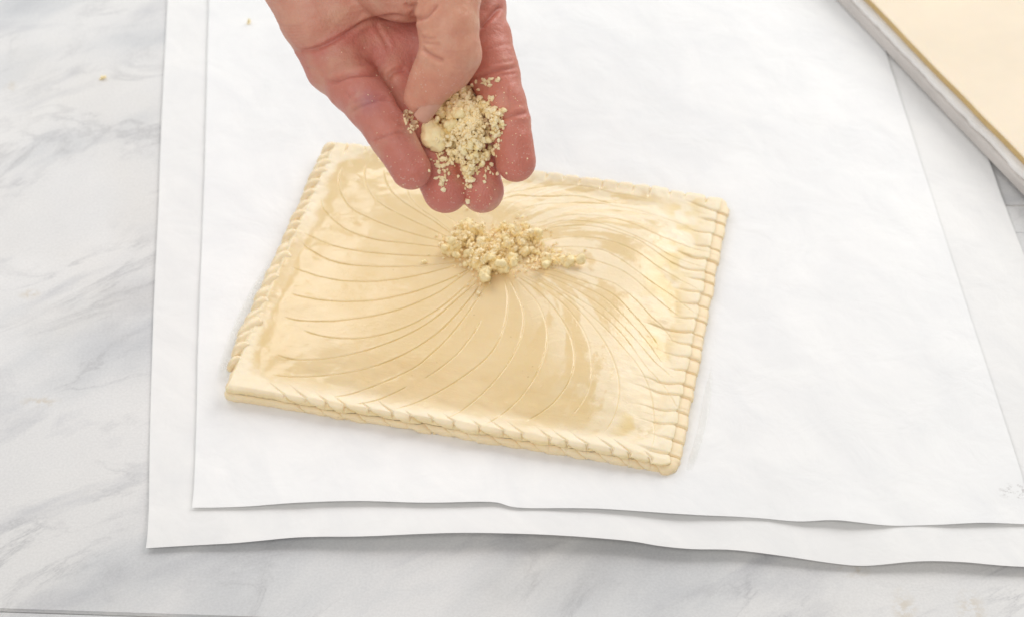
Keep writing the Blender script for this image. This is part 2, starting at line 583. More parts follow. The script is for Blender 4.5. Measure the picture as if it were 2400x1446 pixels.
low = sheet('parchment_sheet',
            [(342, 1285), (352, 960), (360, 730), (372, 480), (378, 300), (393, 0)],
            [(342, 1285), (420, 1280), (560, 1272), (700, 1259), (850, 1257), (1060, 1249), (1250, 1252), (1450, 1265), (1550, 1280), (1625, 1287),
             (1720, 1289), (1850, 1305), (1950, 1320), (2030, 1326), (2150, 1316), (2250, 1317), (2400, 1328), (2620, 1326)],
            [(2620, 1326), (2400, 600), (2350, 470), (2260, 215), (2190, 20)],
            0.60, 0.0006,
            [(300, 0.8), (450, 1.0), (700, 3.0), (900, 4.2), (1100, 5.0), (1350, 4.2), (1600, 3.2), (1850, 2.2), (2000, 1.0), (2150, 2.6), (2300, 2.6), (2700, 1.4)],
            M_paper_low, 3, 0.00035)
tag(low, 'larger off-white parchment sheet lying underneath, directly on the marble', 'parchment', 'parchment sheets')
top = sheet('parchment_sheet',
            [(450, 1190), (460, 960), (463, 850), (470, 660), (480, 400), (490, 0)],
            [(450, 1190), (560, 1188), (700, 1178), (840, 1174), (1000, 1178), (1150, 1176), (1220, 1190), (1400, 1192), (1600, 1205), (1760, 1213),
             (1870, 1222), (1960, 1219), (2080, 1231), (2200, 1230), (2300, 1225), (2420, 1229)],
            [(2420, 1229), (2395, 1115), (2260, 700), (2190, 480), (2090, 170), (2036, 0)],
            0.56, 0.0016,
            [(440, 0.6), (540, 0.8), (700, 2.6), (900, 3.0), (1100, 3.6), (1250, 2.4), (1450, 2.8), (1600, 3.0), (1720, 1.6), (1800, 0.8), (1900, 1.8),
             (1980, 2.4), (2100, 0.6), (2150, 0.5), (2270, 1.8), (2400, 0.8)],
            M_paper_top, 21, 0.00034)
tag(top, 'bright white parchment sheet under the pastry, topmost of the two', 'parchment', 'parchment sheets')
ZP = 0.0021       # paper level under the pastry

# ------------------------------------------------------------------ pastry
Lpx = 3.6156


def c_(ox, oy, pts): return [(ox + x / Lpx, oy + y / Lpx) for x, y in pts]


r2 = lambda p: c_(500, 300, p)
c3 = lambda p: c_(560, 560, p)
c2 = lambda p: c_(1000, 620, p)
c1 = lambda p: c_(1100, 380, p)
SCORES = [
    r2([(1090, 330), (1065, 430), (1070, 520), (1110, 610), (1180, 690), (1280, 745), (1400, 800), (1550, 855), (1750, 915), (1950, 965), (2040, 985)]),
    r2([(1290, 310), (1280, 400), (1300, 500), (1345, 575), (1420, 645), (1520, 705), (1650, 770), (1780, 830), (1900, 885), (2020, 945)]),
    r2([(1440, 360), (1460, 450), (1510, 540), (1590, 615), (1720, 700), (1850, 780), (1950, 850), (2050, 920)]),
    r2([(1640, 530), (1680, 610), (1760, 690), (1880, 770), (1980, 850), (2070, 910)]),
    r2([(1900, 690), (1980, 750), (2040, 790), (2090, 835)]),
    r2([(910, 600), (920, 660), (960, 720), (1040, 800), (1140, 870), (1270, 920), (1420, 955), (1600, 975), (1800, 998), (2010, 1020)]),
    r2([(760, 890), (850, 930), (960, 980), (1100, 1020), (1280, 1050), (1500, 1072), (1750, 1085), (2040, 1092)]),
    r2([(740, 970), (800, 1020), (900, 1080), (1000, 1125), (1120, 1155), (1300, 1172), (1500, 1178), (1700, 1174), (1900, 1155), (2110, 1130)]),
    r2([(660, 1180), (760, 1215), (900, 1260), (1050, 1290), (1200, 1302), (1400, 1300), (1600, 1275), (1800, 1235), (1950, 1195), (2130, 1140)]),
    c3([(440, 465), (540, 490), (680, 515), (850, 530), (1000, 530), (1150, 520), (1300, 495), (1500, 445), (1700, 375), (1850, 310), (1970, 240)]),
    c3([(380, 660), (480, 685), (620, 695), (800, 695), (980, 675), (1150, 650), (1350, 600), (1500, 545), (1700, 450), (1850, 345), (1980, 250)]),
    c3([(540, 770), (620, 800), (740, 828), (880, 842), (1050, 838), (1250, 800), (1450, 730), (1600, 650), (1750, 550), (1900, 420), (2010, 310)]),
    c3([(330, 985), (420, 1012), (560, 1022), (750, 1010), (950, 975), (1150, 920), (1350, 845), (1550, 745), (1700, 640), (1850, 510), (2020, 365)]),
    c3([(290, 1150), (420, 1162), (620, 1162), (850, 1140), (1100, 1090), (1300, 1020), (1500, 920), (1700, 780), (1850, 630), (1980, 480), (2050, 380)]),
    c3([(800, 1335), (950, 1310), (1100, 1260), (1300, 1180), (1500, 1080), (1620, 980), (1760, 850), (1900, 680), (2000, 540), (2100, 390)]),
    c3([(1000, 1395), (1150, 1365), (1300, 1310), (1420, 1250)]),
    c3([(1570, 1185), (1680, 1110), (1820, 1000), (1920, 890), (2000, 780), (2050, 690)]),
    c3([(1300, 1440), (1450, 1400), (1600, 1340), (1800, 1230), (2000, 1090), (2120, 980), (2200, 860), (2250, 720), (2275, 580), (2280, 480), (2265, 400), (2245, 330)]),
    c2([(690, 110), (740, 200), (780, 290), (808, 360), (822, 440), (815, 530), (790, 640), (740, 750), (660, 880), (560, 1000), (440, 1120), (300, 1230), (150, 1310)]),
    c2([(740, 110), (850, 220), (930, 310), (990, 430), (1020, 550), (1015, 680), (980, 810), (920, 940), (830, 1080), (720, 1200), (600, 1290), (480, 1360)]),
    c2([(760, 100), (900, 190), (1010, 290), (1110, 410), (1200, 560), (1245, 700), (1250, 830), (1220, 950), (1160, 1060), (1070, 1170), (970, 1250), (850, 1320)]),
    c2([(790, 95), (950, 180), (1080, 270), (1200, 380), (1300, 510), (1370, 650), (1395, 800), (1395, 950), (1360, 1080), (1300, 1190), (1210, 1300)]),
    c2([(810, 85), (1000, 170), (1140, 260), (1280, 380), (1400, 510), (1510, 660), (1580, 800), (1620, 930), (1632, 1060), (1615, 1200), (1570, 1320), (1500, 1430)]),
    c2([(830, 80), (1050, 180), (1250, 310), (1450, 480), (1600, 630), (1680, 720), (1780, 840), (1860, 980), (1910, 1130), (1925, 1270), (1930, 1430), (1915, 1520), (1885, 1590)]),
    c2([(840, 70), (1050, 160), (1250, 270), (1450, 400), (1600, 530), (1720, 670), (1850, 850), (1960, 970), (2060, 1100), (2150, 1260)]),
    c2([(860, 55), (1080, 125), (1300, 235), (1500, 370), (1660, 520), (1800, 670), (1920, 810), (2010, 890), (2090, 970)]),
    c2([(870, 40), (1100, 105), (1330, 190), (1500, 280), (1610, 380), (1750, 520), (1880, 670), (1990, 830)]),
    c2([(880, 20), (1080, 55), (1300, 135), (1480, 200), (1600, 270), (1720, 390), (1830, 510), (1970, 690)]),
    c2([(980, 0), (1180, 25), (1390, 100), (1560, 150), (1660, 210), (1780, 310), (1900, 440), (2010, 540), (2090, 660)]),
    c1([(820, 800), (950, 810), (1080, 840), (1200, 880), (1310, 930), (1420, 1010), (1530, 1110), (1650, 1210), (1770, 1305)]),
    c1([(540, 750), (760, 722), (900, 720), (1050, 733), (1150, 755), (1280, 825), (1400, 910), (1550, 1020), (1700, 1120), (1830, 1220), (1930, 1300)]),
    c1([(550, 700), (700, 655), (850, 638), (1000, 638), (1150, 660), (1300, 705), (1450, 780), (1600, 890), (1750, 980), (1900, 1060), (1980, 1110)]),
    c1([(540, 620), (700, 560), (850, 540), (1000, 540), (1150, 565), (1300, 610), (1430, 660), (1550, 740), (1680, 830), (1830, 920)]),
    c1([(540, 580), (680, 525), (800, 500), (950, 500), (1100, 520), (1250, 565), (1400, 625), (1550, 700), (1700, 790), (1850, 850), (2030, 905)]),
    c1([(500, 540), (600, 510), (720, 470), (850, 450), (1000, 450), (1200, 470), (1400, 530), (1600, 620), (1800, 700), (1950, 750), (2080, 780)]),
    c1([(300, 470), (450, 400), (600, 360), (750, 350), (900, 345), (1100, 350), (1250, 375), (1400, 400), (1600, 460), (1800, 530), (1940, 600)]),
    c1([(200, 350), (380, 285), (550, 290), (700, 290), (850, 285), (1000, 300), (1200, 350)]),
    c1([(160, 330), (310, 265), (450, 240), (600, 210), (750, 195), (900, 200), (1050, 220), (1200, 260), (1400, 290), (1550, 330)]),
    c1([(60, 400), (80, 445), (110, 500), (145, 548)]),
]
Z_RIM = 0.0068
qA, qB = at(517, 936, ZP)[:2], at(1590, 1113, ZP)[:2]
qC, qD = at(1712, 462, ZP + 0.006)[:2], at(775, 330, ZP + 0.006)[:2]
ex = (qB - qA + qC - qD) / 2; LX = np.linalg.norm(ex); ex /= LX
ey = (qD - qA + qC - qB) / 2; LY = np.linalg.norm(ey); ey /= LY
INS = dict(L=0.0036, R=0.0058, F=0.0026, B=0.0025)
a0, a1 = INS['L'] / LX, 1 - INS['R'] / LX
b0, b1 = INS['F'] / LY, 1 - INS['B'] / LY


def bil(a, b):
    a = np.asarray(a)[..., None]; b = np.asarray(b)[..., None]
    return (qA * (1 - a) + qB * a) * (1 - b) + (qD * (1 - a) + qC * a) * b


NX, NY = 860, 790
ga = np.linspace(a0, a1, NX); gb = np.linspace(b0, b1, NY)
AA, BB = np.meshgrid(ga, gb, indexing='ij')
XY = bil(AA, BB)
X, Y = XY[..., 0], XY[..., 1]
# inward distances from each side, in mm
eL, eR = (AA - a0) * LX * 1e3, (a1 - AA) * LX * 1e3
eF, eB = (BB - b0) * LY * 1e3, (b1 - BB) * LY * 1e3


def base_height(eL, eR, eF, eB, jit=0.0):
    k = 7.0
    m = -k * np.log(np.exp(-eL / k) + np.exp(-eR / k) + np.exp(-eF / k) + np.exp(-eB / k))
    m = np.maximum(m, 0)
    mj = m + jit
    h = Z_RIM * 1e3 - 2.3 * np.exp(-(np.maximum(eR, 0) / 15.0) ** 2) + 0.5 * np.exp(-(m / 3.0) ** 2) - 0.55 * np.exp(-((mj - 9.0) / 3.6) ** 2)
    h = h + 3.2 * sstep(mj, 6, 36) + 5.2 * sstep(m, 12, 95)
    return h, m


xm, ym = X * 1e3, Y * 1e3
Hmm, MI = base_height(eL, eR, eF, eB, 4.5 * fbm(xm / 30, ym / 30, 201, 2) + 2.0 * fbm(xm / 7, ym / 7, 202, 2))
Hmm = Hmm + 0.30 * fbm(xm / 30, ym / 30, 5, 3) * sstep(MI, 4, 16) + 0.5 * fbm(xm / 9, ym / 9, 15, 3) * np.exp(-(MI / 7) ** 2)
# lumps of filling pressing the lid up along the left side
Hmm += 0.35 * fbm(xm / 13, ym / 10, 33, 2) * np.exp(-((eL - 13) / 6) ** 2)
H0 = Hmm.copy()


def top_z(x, y):
    """pastry top height (m, from the paper) at world x, y"""
    p = np.array([x, y])
    a = np.clip(((p - qA) @ ex) / LX, 0, 1); b = np.clip(((p - qA) @ ey) / LY, 0, 1)
    for _ in range(6):
        q = bil(a, b)
        a = np.clip(a + ((p - q) @ ex) / LX, 0, 1); b = np.clip(b + ((p - q) @ ey) / LY, 0, 1)
    i = int(np.clip((a - a0) / (a1 - a0) * (NX - 1), 0, NX - 1)); j = int(np.clip((b - b0) / (b1 - b0) * (NY - 1), 0, NY - 1))
    return ZP + H0[i, j] * 1e-3


def on_pastry(u, v):
    z = ZP + 0.012
    for _ in range(8):
        p = at(u, v, z); z = 0.5 * z + 0.5 * top_z(p[0], p[1])
    return np.array([p[0], p[1], z])


groove = np.zeros_like(Hmm)
for li, pts in enumerate(SCORES):
    poly = catmull(pts, 4)
    P2 = np.array([on_pastry(u, v)[:2] for u, v in poly]) * 1e3
    lo, hi = P2.min(0) - 4, P2.max(0) + 4
    msk = (xm > lo[0]) & (xm < hi[0]) & (ym > lo[1]) & (ym < hi[1])
    d, fr, sd = seg_dist(xm[msk], ym[msk], P2)
    wob = 1 + 0.5 * vnoise(fr * 23 + li * 7.7, fr * 0 + li, 40)
    ends = sstep(fr, -0.02, 0.06) * sstep(1 - fr, -0.02, 0.06)
    mid_u = float(np.mean([q_[0] for q_ in pts]))
    dep = (0.34 + 0.20 * random.random()) * ends * wob * (0.80 if mid_u < 1050 else 0.50 if mid_u < 1300 else 0.34)
    g = -dep * 1.15 * np.exp(-(d / 0.23) ** 2) + dep * 0.05 * np.exp(-((d - 0.7) / 0.4) ** 2) * (1 + 0.6 * sd)
    # blades slice at a slant: one lip sits higher
    g += 0.02 * ends * sd * np.exp(-(d / 1.6) ** 2)
    cur = groove[msk]
    groove[msk] = np.where(np.abs(g) > np.abs(cur), np.where(g < 0, np.minimum(g, cur), g), cur)
Hmm += groove


def cuts(total, first, last, lo, hi):
    s, out = first, []
    while s < total - last:
        out.append(s); s += random.uniform(lo, hi)
    return np.array(out)


# perimeter, counter-clockwise: front A->B, right B->C, back C->D, left D->A
pf = [(i, 0) for i in range(NX)] + [(NX - 1, j) for j in range(1, NY)] + [(i, NY - 1) for i in range(NX - 2, -1, -1)] + [(0, j) for j in range(NY - 2, 0, -1)]
pi_ = np.array([p[0] for p in pf]); pj_ = np.array([p[1] for p in pf])
per = XY[pi_, pj_]
NP = len(pf)
nF, nR, nB = NX - 1, NY - 1, NX - 1
sid = np.zeros(NP, int); sid[nF:nF + nR] = 1; sid[nF + nR:nF + nR + nB] = 2; sid[nF + nR + nB:] = 3
sp = np.concatenate([[0], np.cumsum(np.linalg.norm(np.diff(per, axis=0), axis=1))]) * 1e3
tot = sp[-1] + np.linalg.norm(per[0] - per[-1]) * 1e3
starts = [0, sp[nF], sp[nF + nR], sp[nF + nR + nB], tot]
nrm = {0: -ey, 1: ex, 2: ey, 3: -ex}
out_n = np.array([nrm[s] for s in sid])
# rounded corners for the outward direction
ker = np.exp(-np.linspace(-2, 2, 7) ** 2); ker /= ker.sum()


def smooth_c(v, k=ker):
    h = len(k) // 2
    return np.stack([np.convolve(np.concatenate([c[-h:], c, c[:h]]), k, 'valid') for c in v.T], 1)


out_n = smooth_c(out_n)
out_n /= np.linalg.norm(out_n, axis=1)[:, None]


def side_val(vals, width=25):
    v = np.array([vals[s] for s in sid], float)[:, None]
    k = np.ones(width) / width
    return smooth_c(v, k)[:, 0]


lc = np.minimum(sp - starts[3], tot - sp)
E1 = side_val([1.6, 1.0, 1.6, 1.6], 9) + np.where(sid == 3, 0.6 * sstep(lc, 0, 9), 0); E2 = side_val([1.1, 4.6, 0.8, 0.5])
SL = side_val([1.7, 0.05, 0.6, 1.0]); ST = side_val([0, 0, 0, 0.0]); NOT = side_val([1.7, 1.2, 1.2, 0.0]); ZB = side_val([0.22, 0.22, 0.22, 0.55]); PIL = side_val([1.5, 0.8, 0.9, 0.3])
CUT = np.concatenate([
    starts[0] + cuts(starts[1] - starts[0], 24, 5, 6.5, 11.5),
    starts[1] + cuts(starts[2] - starts[1], 4, 3, 5.6, 9.6),
    starts[2] + cuts(starts[3] - starts[2], 5, 4, 7, 12),
    starts[3] + cuts(tot - starts[3], 4, 12, 5.4, 8.4)])
CUT.sort()
camp = RNG.uniform(0.6, 1.35, len(CUT) + 1)
creach = RNG.uniform(0.45, 1.45, len(CUT) + 1)
cshift = RNG.uniform(-0.5, 0.5, len(CUT) + 1)


def cut_phase(s):
    i = np.searchsorted(CUT, s) - 1
    lo = CUT[np.clip(i, 0, len(CUT) - 1)]; hi = CUT[np.clip(i + 1, 0, len(CUT) - 1)]
    w = np.maximum(hi - lo, 1e-3)
    ph = np.clip((s - lo) / w, 0, 1)
    d = np.minimum(np.abs(s - lo), np.abs(hi - s))
    bad = (i < 0) | (i >= len(CUT) - 1)
    ph = np.where(bad, 0.5, ph)
    d = np.where(bad, np.minimum(np.abs(s - CUT[0]), np.abs(s - CUT[-1])), d)
    return ph, d, np.clip(i, 0, len(CUT))


def pillow(s, skew):
    ph, d, i = cut_phase(s)
    q = ph ** skew
    return (1 - np.abs(2 * q - 1) ** 2.6) * camp[i], np.exp(-(d / 0.42) ** 2), cshift[i]


# rim marks that run in over the lid: right side notches, short nicks elsewhere
sR = starts[1] + eF; sFt = eL.copy() + starts[0]; sLt = starts[3] + eB; sBk = starts[2] + eR
for (s_, e_, reach, amp) in ((sR + 0.25 * eR * fbm(sR / 9, sR * 0, 7, 2), eR, 8.0, 1.5), (sFt + 1.5 * eF, eF, 2.6, 1.5), (sLt, eL, 1.6, 0.0), (sBk, eB, 4.0, 1.3)):
    pz, nt_, sh = pillow(s_, 0.8)
    iu = cut_phase(s_ + 3.5)[2]
    reach = reach * creach[iu]
    fade = np.exp(-(e_ / reach) ** 2)
    lim = 0.55 + 0.9 * vnoise(s_ / 6.0, e_ * 0, 71)
    Hmm += (-amp * nt_ * lim + 0.45 * (pz - 0.5)) * fade * sstep(e_, -1, 0.6)
LIDZ = ZP + Hmm * 1e-3
ragged = 0.7 * fbm(sp / 14, sp * 0 + 3, 50, 3) + 0.35 * fbm(sp / 3.2, sp * 0 + 9, 51, 2)


def skirt(rows, prof, bfun):
    """rows of rim vertices: prof(t) -> (out mm, z mm) per perimeter vertex"""
    V = []
    for t in rows:
        o, z, depth = prof(t)
        pz, nt_, sh = pillow(sp - SL * depth - ST * t, 0.62)
        b = bfun(t)
        push = PIL * (pz - 0.35) * b - NOT * nt_ * b + sh * b * 0.9 + ragged * b
        push = push + 0.18 * fbm(sp / 1.3, sp * 0 + t * 6, 77, 2) * b
        oo = o + push
        zz = z + ZB * push * (0.6 - t) * b
        V.append(np.column_stack([per[:, 0] + out_n[:, 0] * oo * 1e-3, per[:, 1] + out_n[:, 1] * oo * 1e-3, ZP + zz * 1e-3]))
    return np.array(V)


zt = Hmm[pi_, pj_]
ZS = 3.9 + 0.5 * fbm(sp / 18, sp * 0, 60, 2)
ZSr = np.minimum(ZS + side_val([0, 0.5, 0, -0.6]), zt - 0.7)


ROPE = np.where(sid == 3, 0.0, 0.0)


def lid_prof(t):
    o = E1 * (np.sin(min(t / 0.55, 1) * math.pi / 2) ** 0.9) - 0.55 * max(0, (t - 0.8) / 0.2) ** 2
    z = zt + (ZSr - zt) * t ** 1.25 + ROPE * (1.1 * math.sin(math.pi * min(t / 0.55, 1)) - 0.5 * math.exp(-(t / 0.07) ** 2))
    return o, z, (zt - z)


def base_prof(t):
    o = E1 - 0.45 + (E2 + 0.45) * np.sin(min(t / 0.5, 1) * math.pi / 2) ** 0.8 - 0.8 * max(0, (t - 0.75) / 0.25) ** 2
    z = (ZSr - 0.10) * (1 - t ** 1.3)
    return o, z, (zt - z)


ROWS = np.linspace(0, 1, 20)
sk = skirt(ROWS[1:], lid_prof, lambda t: float(sstep(t, 0, 0.35)) * (1 - 0.25 * t))
grid_v = np.dstack([X, Y, LIDZ]).reshape(-1, 3)
ng = len(grid_v)
border = pi_ * NY + pj_
verts = np.vstack([grid_v, sk.reshape(-1, 3)])
faces = [grid_faces(NX, NY)]
prev = border
for r in range(len(ROWS) - 1):
    cur = ng + r * NP + np.arange(NP)
    faces.append(np.stack([prev, cur, np.roll(cur, -1), np.roll(prev, -1)], 1))
    prev = cur
pastry = empty('puff_pastry', (float(qA[0] + qC[0]) / 2, float(qA[1] + qC[1]) / 2, ZP))
tag(pastry, 'unbaked puff pastry rectangle scored with a spiral and brushed with egg wash', 'pastry')
bpy.context.view_layer.update()


def adopt(o, p):
    o.parent = p
    o.matrix_parent_inverse = p.matrix_world.inverted()


lid = mesh_obj('pastry_lid', verts, np.vstack(faces), M_lid)
adopt(lid, pastry)
wetg = sstep(MI + 5.0 * fbm(xm / 11, ym / 11, 81, 4), 1.5, 6.5)
front_dry = 1 - np.exp(-(np.maximum(eF - 2, 0) / 7.0) ** 2) * (0.75 + 0.5 * fbm(xm / 12, ym / 12, 83, 3))
right_dry = 1 - 0.75 * np.exp(-(np.maximum(eR - 3, 0) / 10.0) ** 2) * sstep(eF, 10, 60)
corner = 1 - np.exp(-((eR - 12) ** 2 + (eB - 14) ** 2) / 16 ** 2)
wetg = np.clip(wetg * np.clip(front_dry, 0, 1) * np.clip(right_dry, 0, 1) * corner, 0, 1)
pc = on_pastry(1165, 605)[:2] * 1e3
pr = np.hypot(xm - pc[0], ym - pc[1]); pt_ = np.arctan2(ym - pc[1], xm - pc[0])
sw = pt_ + pr * 0.011
brush = sstep(fbm(pr / 30 + 3, np.cos(sw) * 7 + np.sin(sw * 2) * 3, 301, 4) + 0.18 * fbm((xm * 0.8 + ym * 0.6) / 3.1, (ym * 0.8 - xm * 0.6) / 2.3, 303, 4), -0.20, 0.10)
side_w = sstep((xm - pc[0]) * 1.0 + (ym - pc[1]) * 0.3, -8, 22)
wetg = wetg * (1 - side_w * 0.68 * (1 - brush))
wetg = np.clip(np.maximum(wetg, 0.85 * np.exp(-(eL / 9) ** 2) * sstep(eF, 30, 60) * sstep(eB, 50, 80)), 0, 1)
yk = sstep(fbm(xm / 15, ym / 15, 85, 3), 0.12, 0.34) * np.exp(-((eR - 15) / 8) ** 2) * 0.75
yk = np.maximum(yk, 0.65 * sstep(-groove, 0.05, 0.25))
zero = np.zeros(len(verts) - ng)
add_attr(lid, 'wet', np.concatenate([wetg.ravel(), zero + 0.15 + 0.45 * np.tile(sid == 3, len(ROWS) - 1)]))
add_attr(lid, 'yolk', np.concatenate([yk.ravel(), np.concatenate([np.full(NP, 0.42 * float(sstep(t_, 0.1, 0.6))) for t_ in ROWS[1:]])]))

bs = skirt(ROWS, base_prof, lambda t: 0.8 - 0.15 * t)
cen = per.mean(0)
inner = np.column_stack([per + (cen - per) * 0.12, np.full(NP, ZP + 0.0002)])
bv = np.vstack([bs.reshape(-1, 3), inner])
bf = []
for r in range(len(ROWS)):
    p0 = r * NP + np.arange(NP); p1 = (r + 1) * NP + np.arange(NP)
    bf.append(np.stack([p0, p1, np.roll(p1, -1), np.roll(p0, -1)], 1))
base = mesh_obj('pastry_base', bv, np.vstack(bf), M_base)
adopt(base, pastry)


# twisted crimp along the left edge: one lobe of dough after another, each tucked under the next
def lobe_mesh(seed):
    r = np.random.default_rng(seed)
    nu_, nv_ = 26, 18
    V = []
    for i in range(nu_):
        th = math.pi * i / (nu_ - 1)
        for j in range(nv_):
            ph = 2 * math.pi * j / nv_
            x = -math.cos(th); k = max(math.sin(th), 1e-4) ** 0.72
            wdt = 1.0 - 0.30 * x
            y, z = k * math.cos(ph) * wdt, k * math.sin(ph)
            V.append((x * 5.0, y * 2.75 + 0.5 * x * x, z * 2.5 - 0.45 * max(0, x) ** 2 * 2.0 + 0.16 * math.sin(3 * x + seed)))
    V = np.array(V) * r.uniform(0.9, 1.1, 3)
    V += 0.16 * np.stack([fbm(V[:, 0] / 1.6 + 9 * q, V[:, 1] / 1.6 + V[:, 2] / 2, seed + q, 2) for q in range(3)], 1)
    i, j = np.meshgrid(np.arange(nu_ - 1), np.arange(nv_), indexing='ij')
    a_ = (i * nv_ + j).ravel(); b_ = (i * nv_ + (j + 1) % nv_).ravel()
    f_ = np.stack([a_, b_, b_ + nv_, a_ + nv_], 1)
    o_ = mesh_obj('crimp', V * 1e-3, f_, M_lid)
    me = o_.data
    bm = bmesh.new(); bm.from_mesh(me)
    bmesh.ops.remove_doubles(bm, verts=bm.verts[:], dist=2e-5)
    bmesh.ops.recalc_face_normals(bm, faces=bm.faces[:])
    bm.to_mesh(me); bm.free()
    me.polygons.foreach_set('use_smooth', [True] * len(me.polygons))
    add_attr(o_, 'wet', np.full(len(me.vertices), 0.55))
    bpy.data.objects.remove(o_)
    return me


LOBES_M = [lobe_mesh(k) for k in range(5)]
le0, le1 = bil(a0, b0), bil(a0, b1)                   # left edge, near and far ends
lt = (le0 - le1) / np.linalg.norm(le0 - le1)          # towards the camera
ln_ = np.array([lt[1], -lt[0]])
if ln_ @ ex > 0: ln_ = -ln_                           # outward
LEN = np.linalg.norm(le0 - le1)
s_ = 0.004
while s_ < LEN - 0.009:
    ax = ln_ * 0.62 + lt * 0.80
    P_ = le1 + lt * (s_ - 0.001) + ln_ * (0.0030 + random.uniform(-0.0004, 0.0004))
    o = bpy.data.objects.new('crimp', random.choice(LOBES_M))
    scene.collection.objects.link(o)
    o.location = (P_[0], P_[1], ZP + 0.0047 + random.uniform(-0.0003, 0.0003))
    o.rotation_euler = (random.uniform(-0.15, 0.25), 0.26 + random.uniform(-0.08, 0.08), math.atan2(ax[1], ax[0]) + random.uniform(-0.14, 0.14))
    k_ = random.uniform(1.02, 1.25) * (0.62 + 0.38 * min(1, (LEN - s_) / 0.022))
    o.scale = (k_, k_ * random.uniform(0.9, 1.1), random.uniform(0.9, 1.08))
    adopt(o, pastry)
    s_ += random.uniform(0.0062, 0.0084)


# spilt egg wash on the paper beside the pastry
def smear(name, outline, label, film, seed):
    P = np.array([at(u, v, ZP + 0.0002)[:2] for u, v in catmull(outline + [outline[0]], 6)[:-1]])
    c = P.mean(0)
    rings = np.linspace(0, 1, 14)
    V, A = [], []
    n = len(P)
    for k in rings:
        q = c + (P - c) * (1 - (1 - k))
        V.append(np.column_stack([q, ZP + 0.0006 + 0.00025 * (1 - k ** 3) + 0.0001 * fbm(q[:, 0] * 600, q[:, 1] * 600, seed, 2)]))
        A.append(film * (1 - sstep(np.full(n, k), 0.72, 1.0)) * (0.6 + 0.8 * vnoise(q[:, 0] * 260, q[:, 1] * 260, seed)))
    V = np.array(V); f = []
    for r in range(len(rings) - 1):
        p0 = r * n + np.arange(n); p1 = p0 + n
        f.append(np.stack([p0, p1, np.roll(p1, -1), np.roll(p0, -1)], 1))
    o = mesh_obj(name, V.reshape(-1, 3), np.vstack(f), M_wash)
    add_attr(o, 'film', np.clip(np.concatenate(A), 0, 1))
    tag(o, label, 'spill', 'egg wash spills')
    return o


smear('egg_wash_smear', [(660, 590), (625, 615), (580, 690), (545, 760), (520, 830), (505, 890), (530, 905), (560, 840), (600, 740), (640, 650)],
      'wet egg wash smear on the parchment along the left pastry edge', 0.30, 3)
smear('egg_wash_smear', [(1668, 850), (1672, 900), (1660, 980), (1640, 1060), (1620, 1110), (1605, 1110), (1630, 1020), (1650, 920)],
      'thin wet egg wash smear on the parchment beside the notched right pastry edge', 0.2, 5)

# ------------------------------------------------------------------ hand (distance field, then surface nets)
HD = 800.0


def hp(u, v, d):
    return np.array([(u - 1200) / FPX * (HD - d), -(v - 723) / FPX * (HD - d), d])


def h2w(P):
    P = np.asarray(P) * 1e-3
    return CAM + FW * (HD * 1e-3) + P[..., 0:1] * RT + P[..., 1:2] * UP - P[..., 2:3] * FW


VOX = 0.62
lo = np.array([hp(560, 530, 0)[0], hp(0, 545, 0)[1], -75.0])
hi = np.array([hp(1300, 0, 0)[0], hp(0, -560, 0)[1], 44.0])
dims = np.ceil((hi - lo) / VOX).astype(int) + 1
gx = [lo[k] + VOX * np.arange(dims[k]) for k in range(3)]
BIG = 40.0


def new_field(): return np.full(dims, BIG, np.float32)


def put(D, a, b, ra, rb, k, flat=1.0):
    """smooth-union a tapered capsule into the field"""
    m = max(ra, rb) + 10
    l = np.maximum(np.floor((np.minimum(a, b) - m - lo) / VOX).astype(int), 0)
    h = np.minimum(np.ceil((np.maximum(a, b) + m - lo) / VOX).astype(int) + 1, dims)
    if np.any(h <= l): return
    sx, sy, sz = (gx[q][l[q]:h[q]].astype(np.float32) for q in range(3))
    e = b - a; l2 = float(e @ e) + 1e-9
    px, py, pz = sx[:, None, None] - a[0], sy[None, :, None] - a[1], sz[None, None, :] - a[2]
    t = np.clip((px * e[0] + py * e[1] + pz * e[2]) / l2, 0, 1)
    d = np.sqrt((px - t * e[0]) ** 2 + (py - t * e[1]) ** 2 + ((pz - t * e[2]) / flat) ** 2) - (ra + t * (rb - ra))
    S = D[l[0]:h[0], l[1]:h[1], l[2]:h[2]]
    hh = np.clip(0.5 + 0.5 * (S - d) / k, 0, 1)
    D[l[0]:h[0], l[1]:h[1], l[2]:h[2]] = S * (1 - hh) + d * hh - k * hh * (1 - hh)


def chain(D, pts, k):
    for (u, v, d, r), (u2, v2, d2, r2_) in zip(pts[:-1], pts[1:]):
        put(D, hp(u, v, d), hp(u2, v2, d2), r, r2_, k)


def smin(A, B, k):
    h = np.clip(0.5 + 0.5 * (A - B) / k, 0, 1)
    return A * (1 - h) + B * h - k * h * (1 - h)


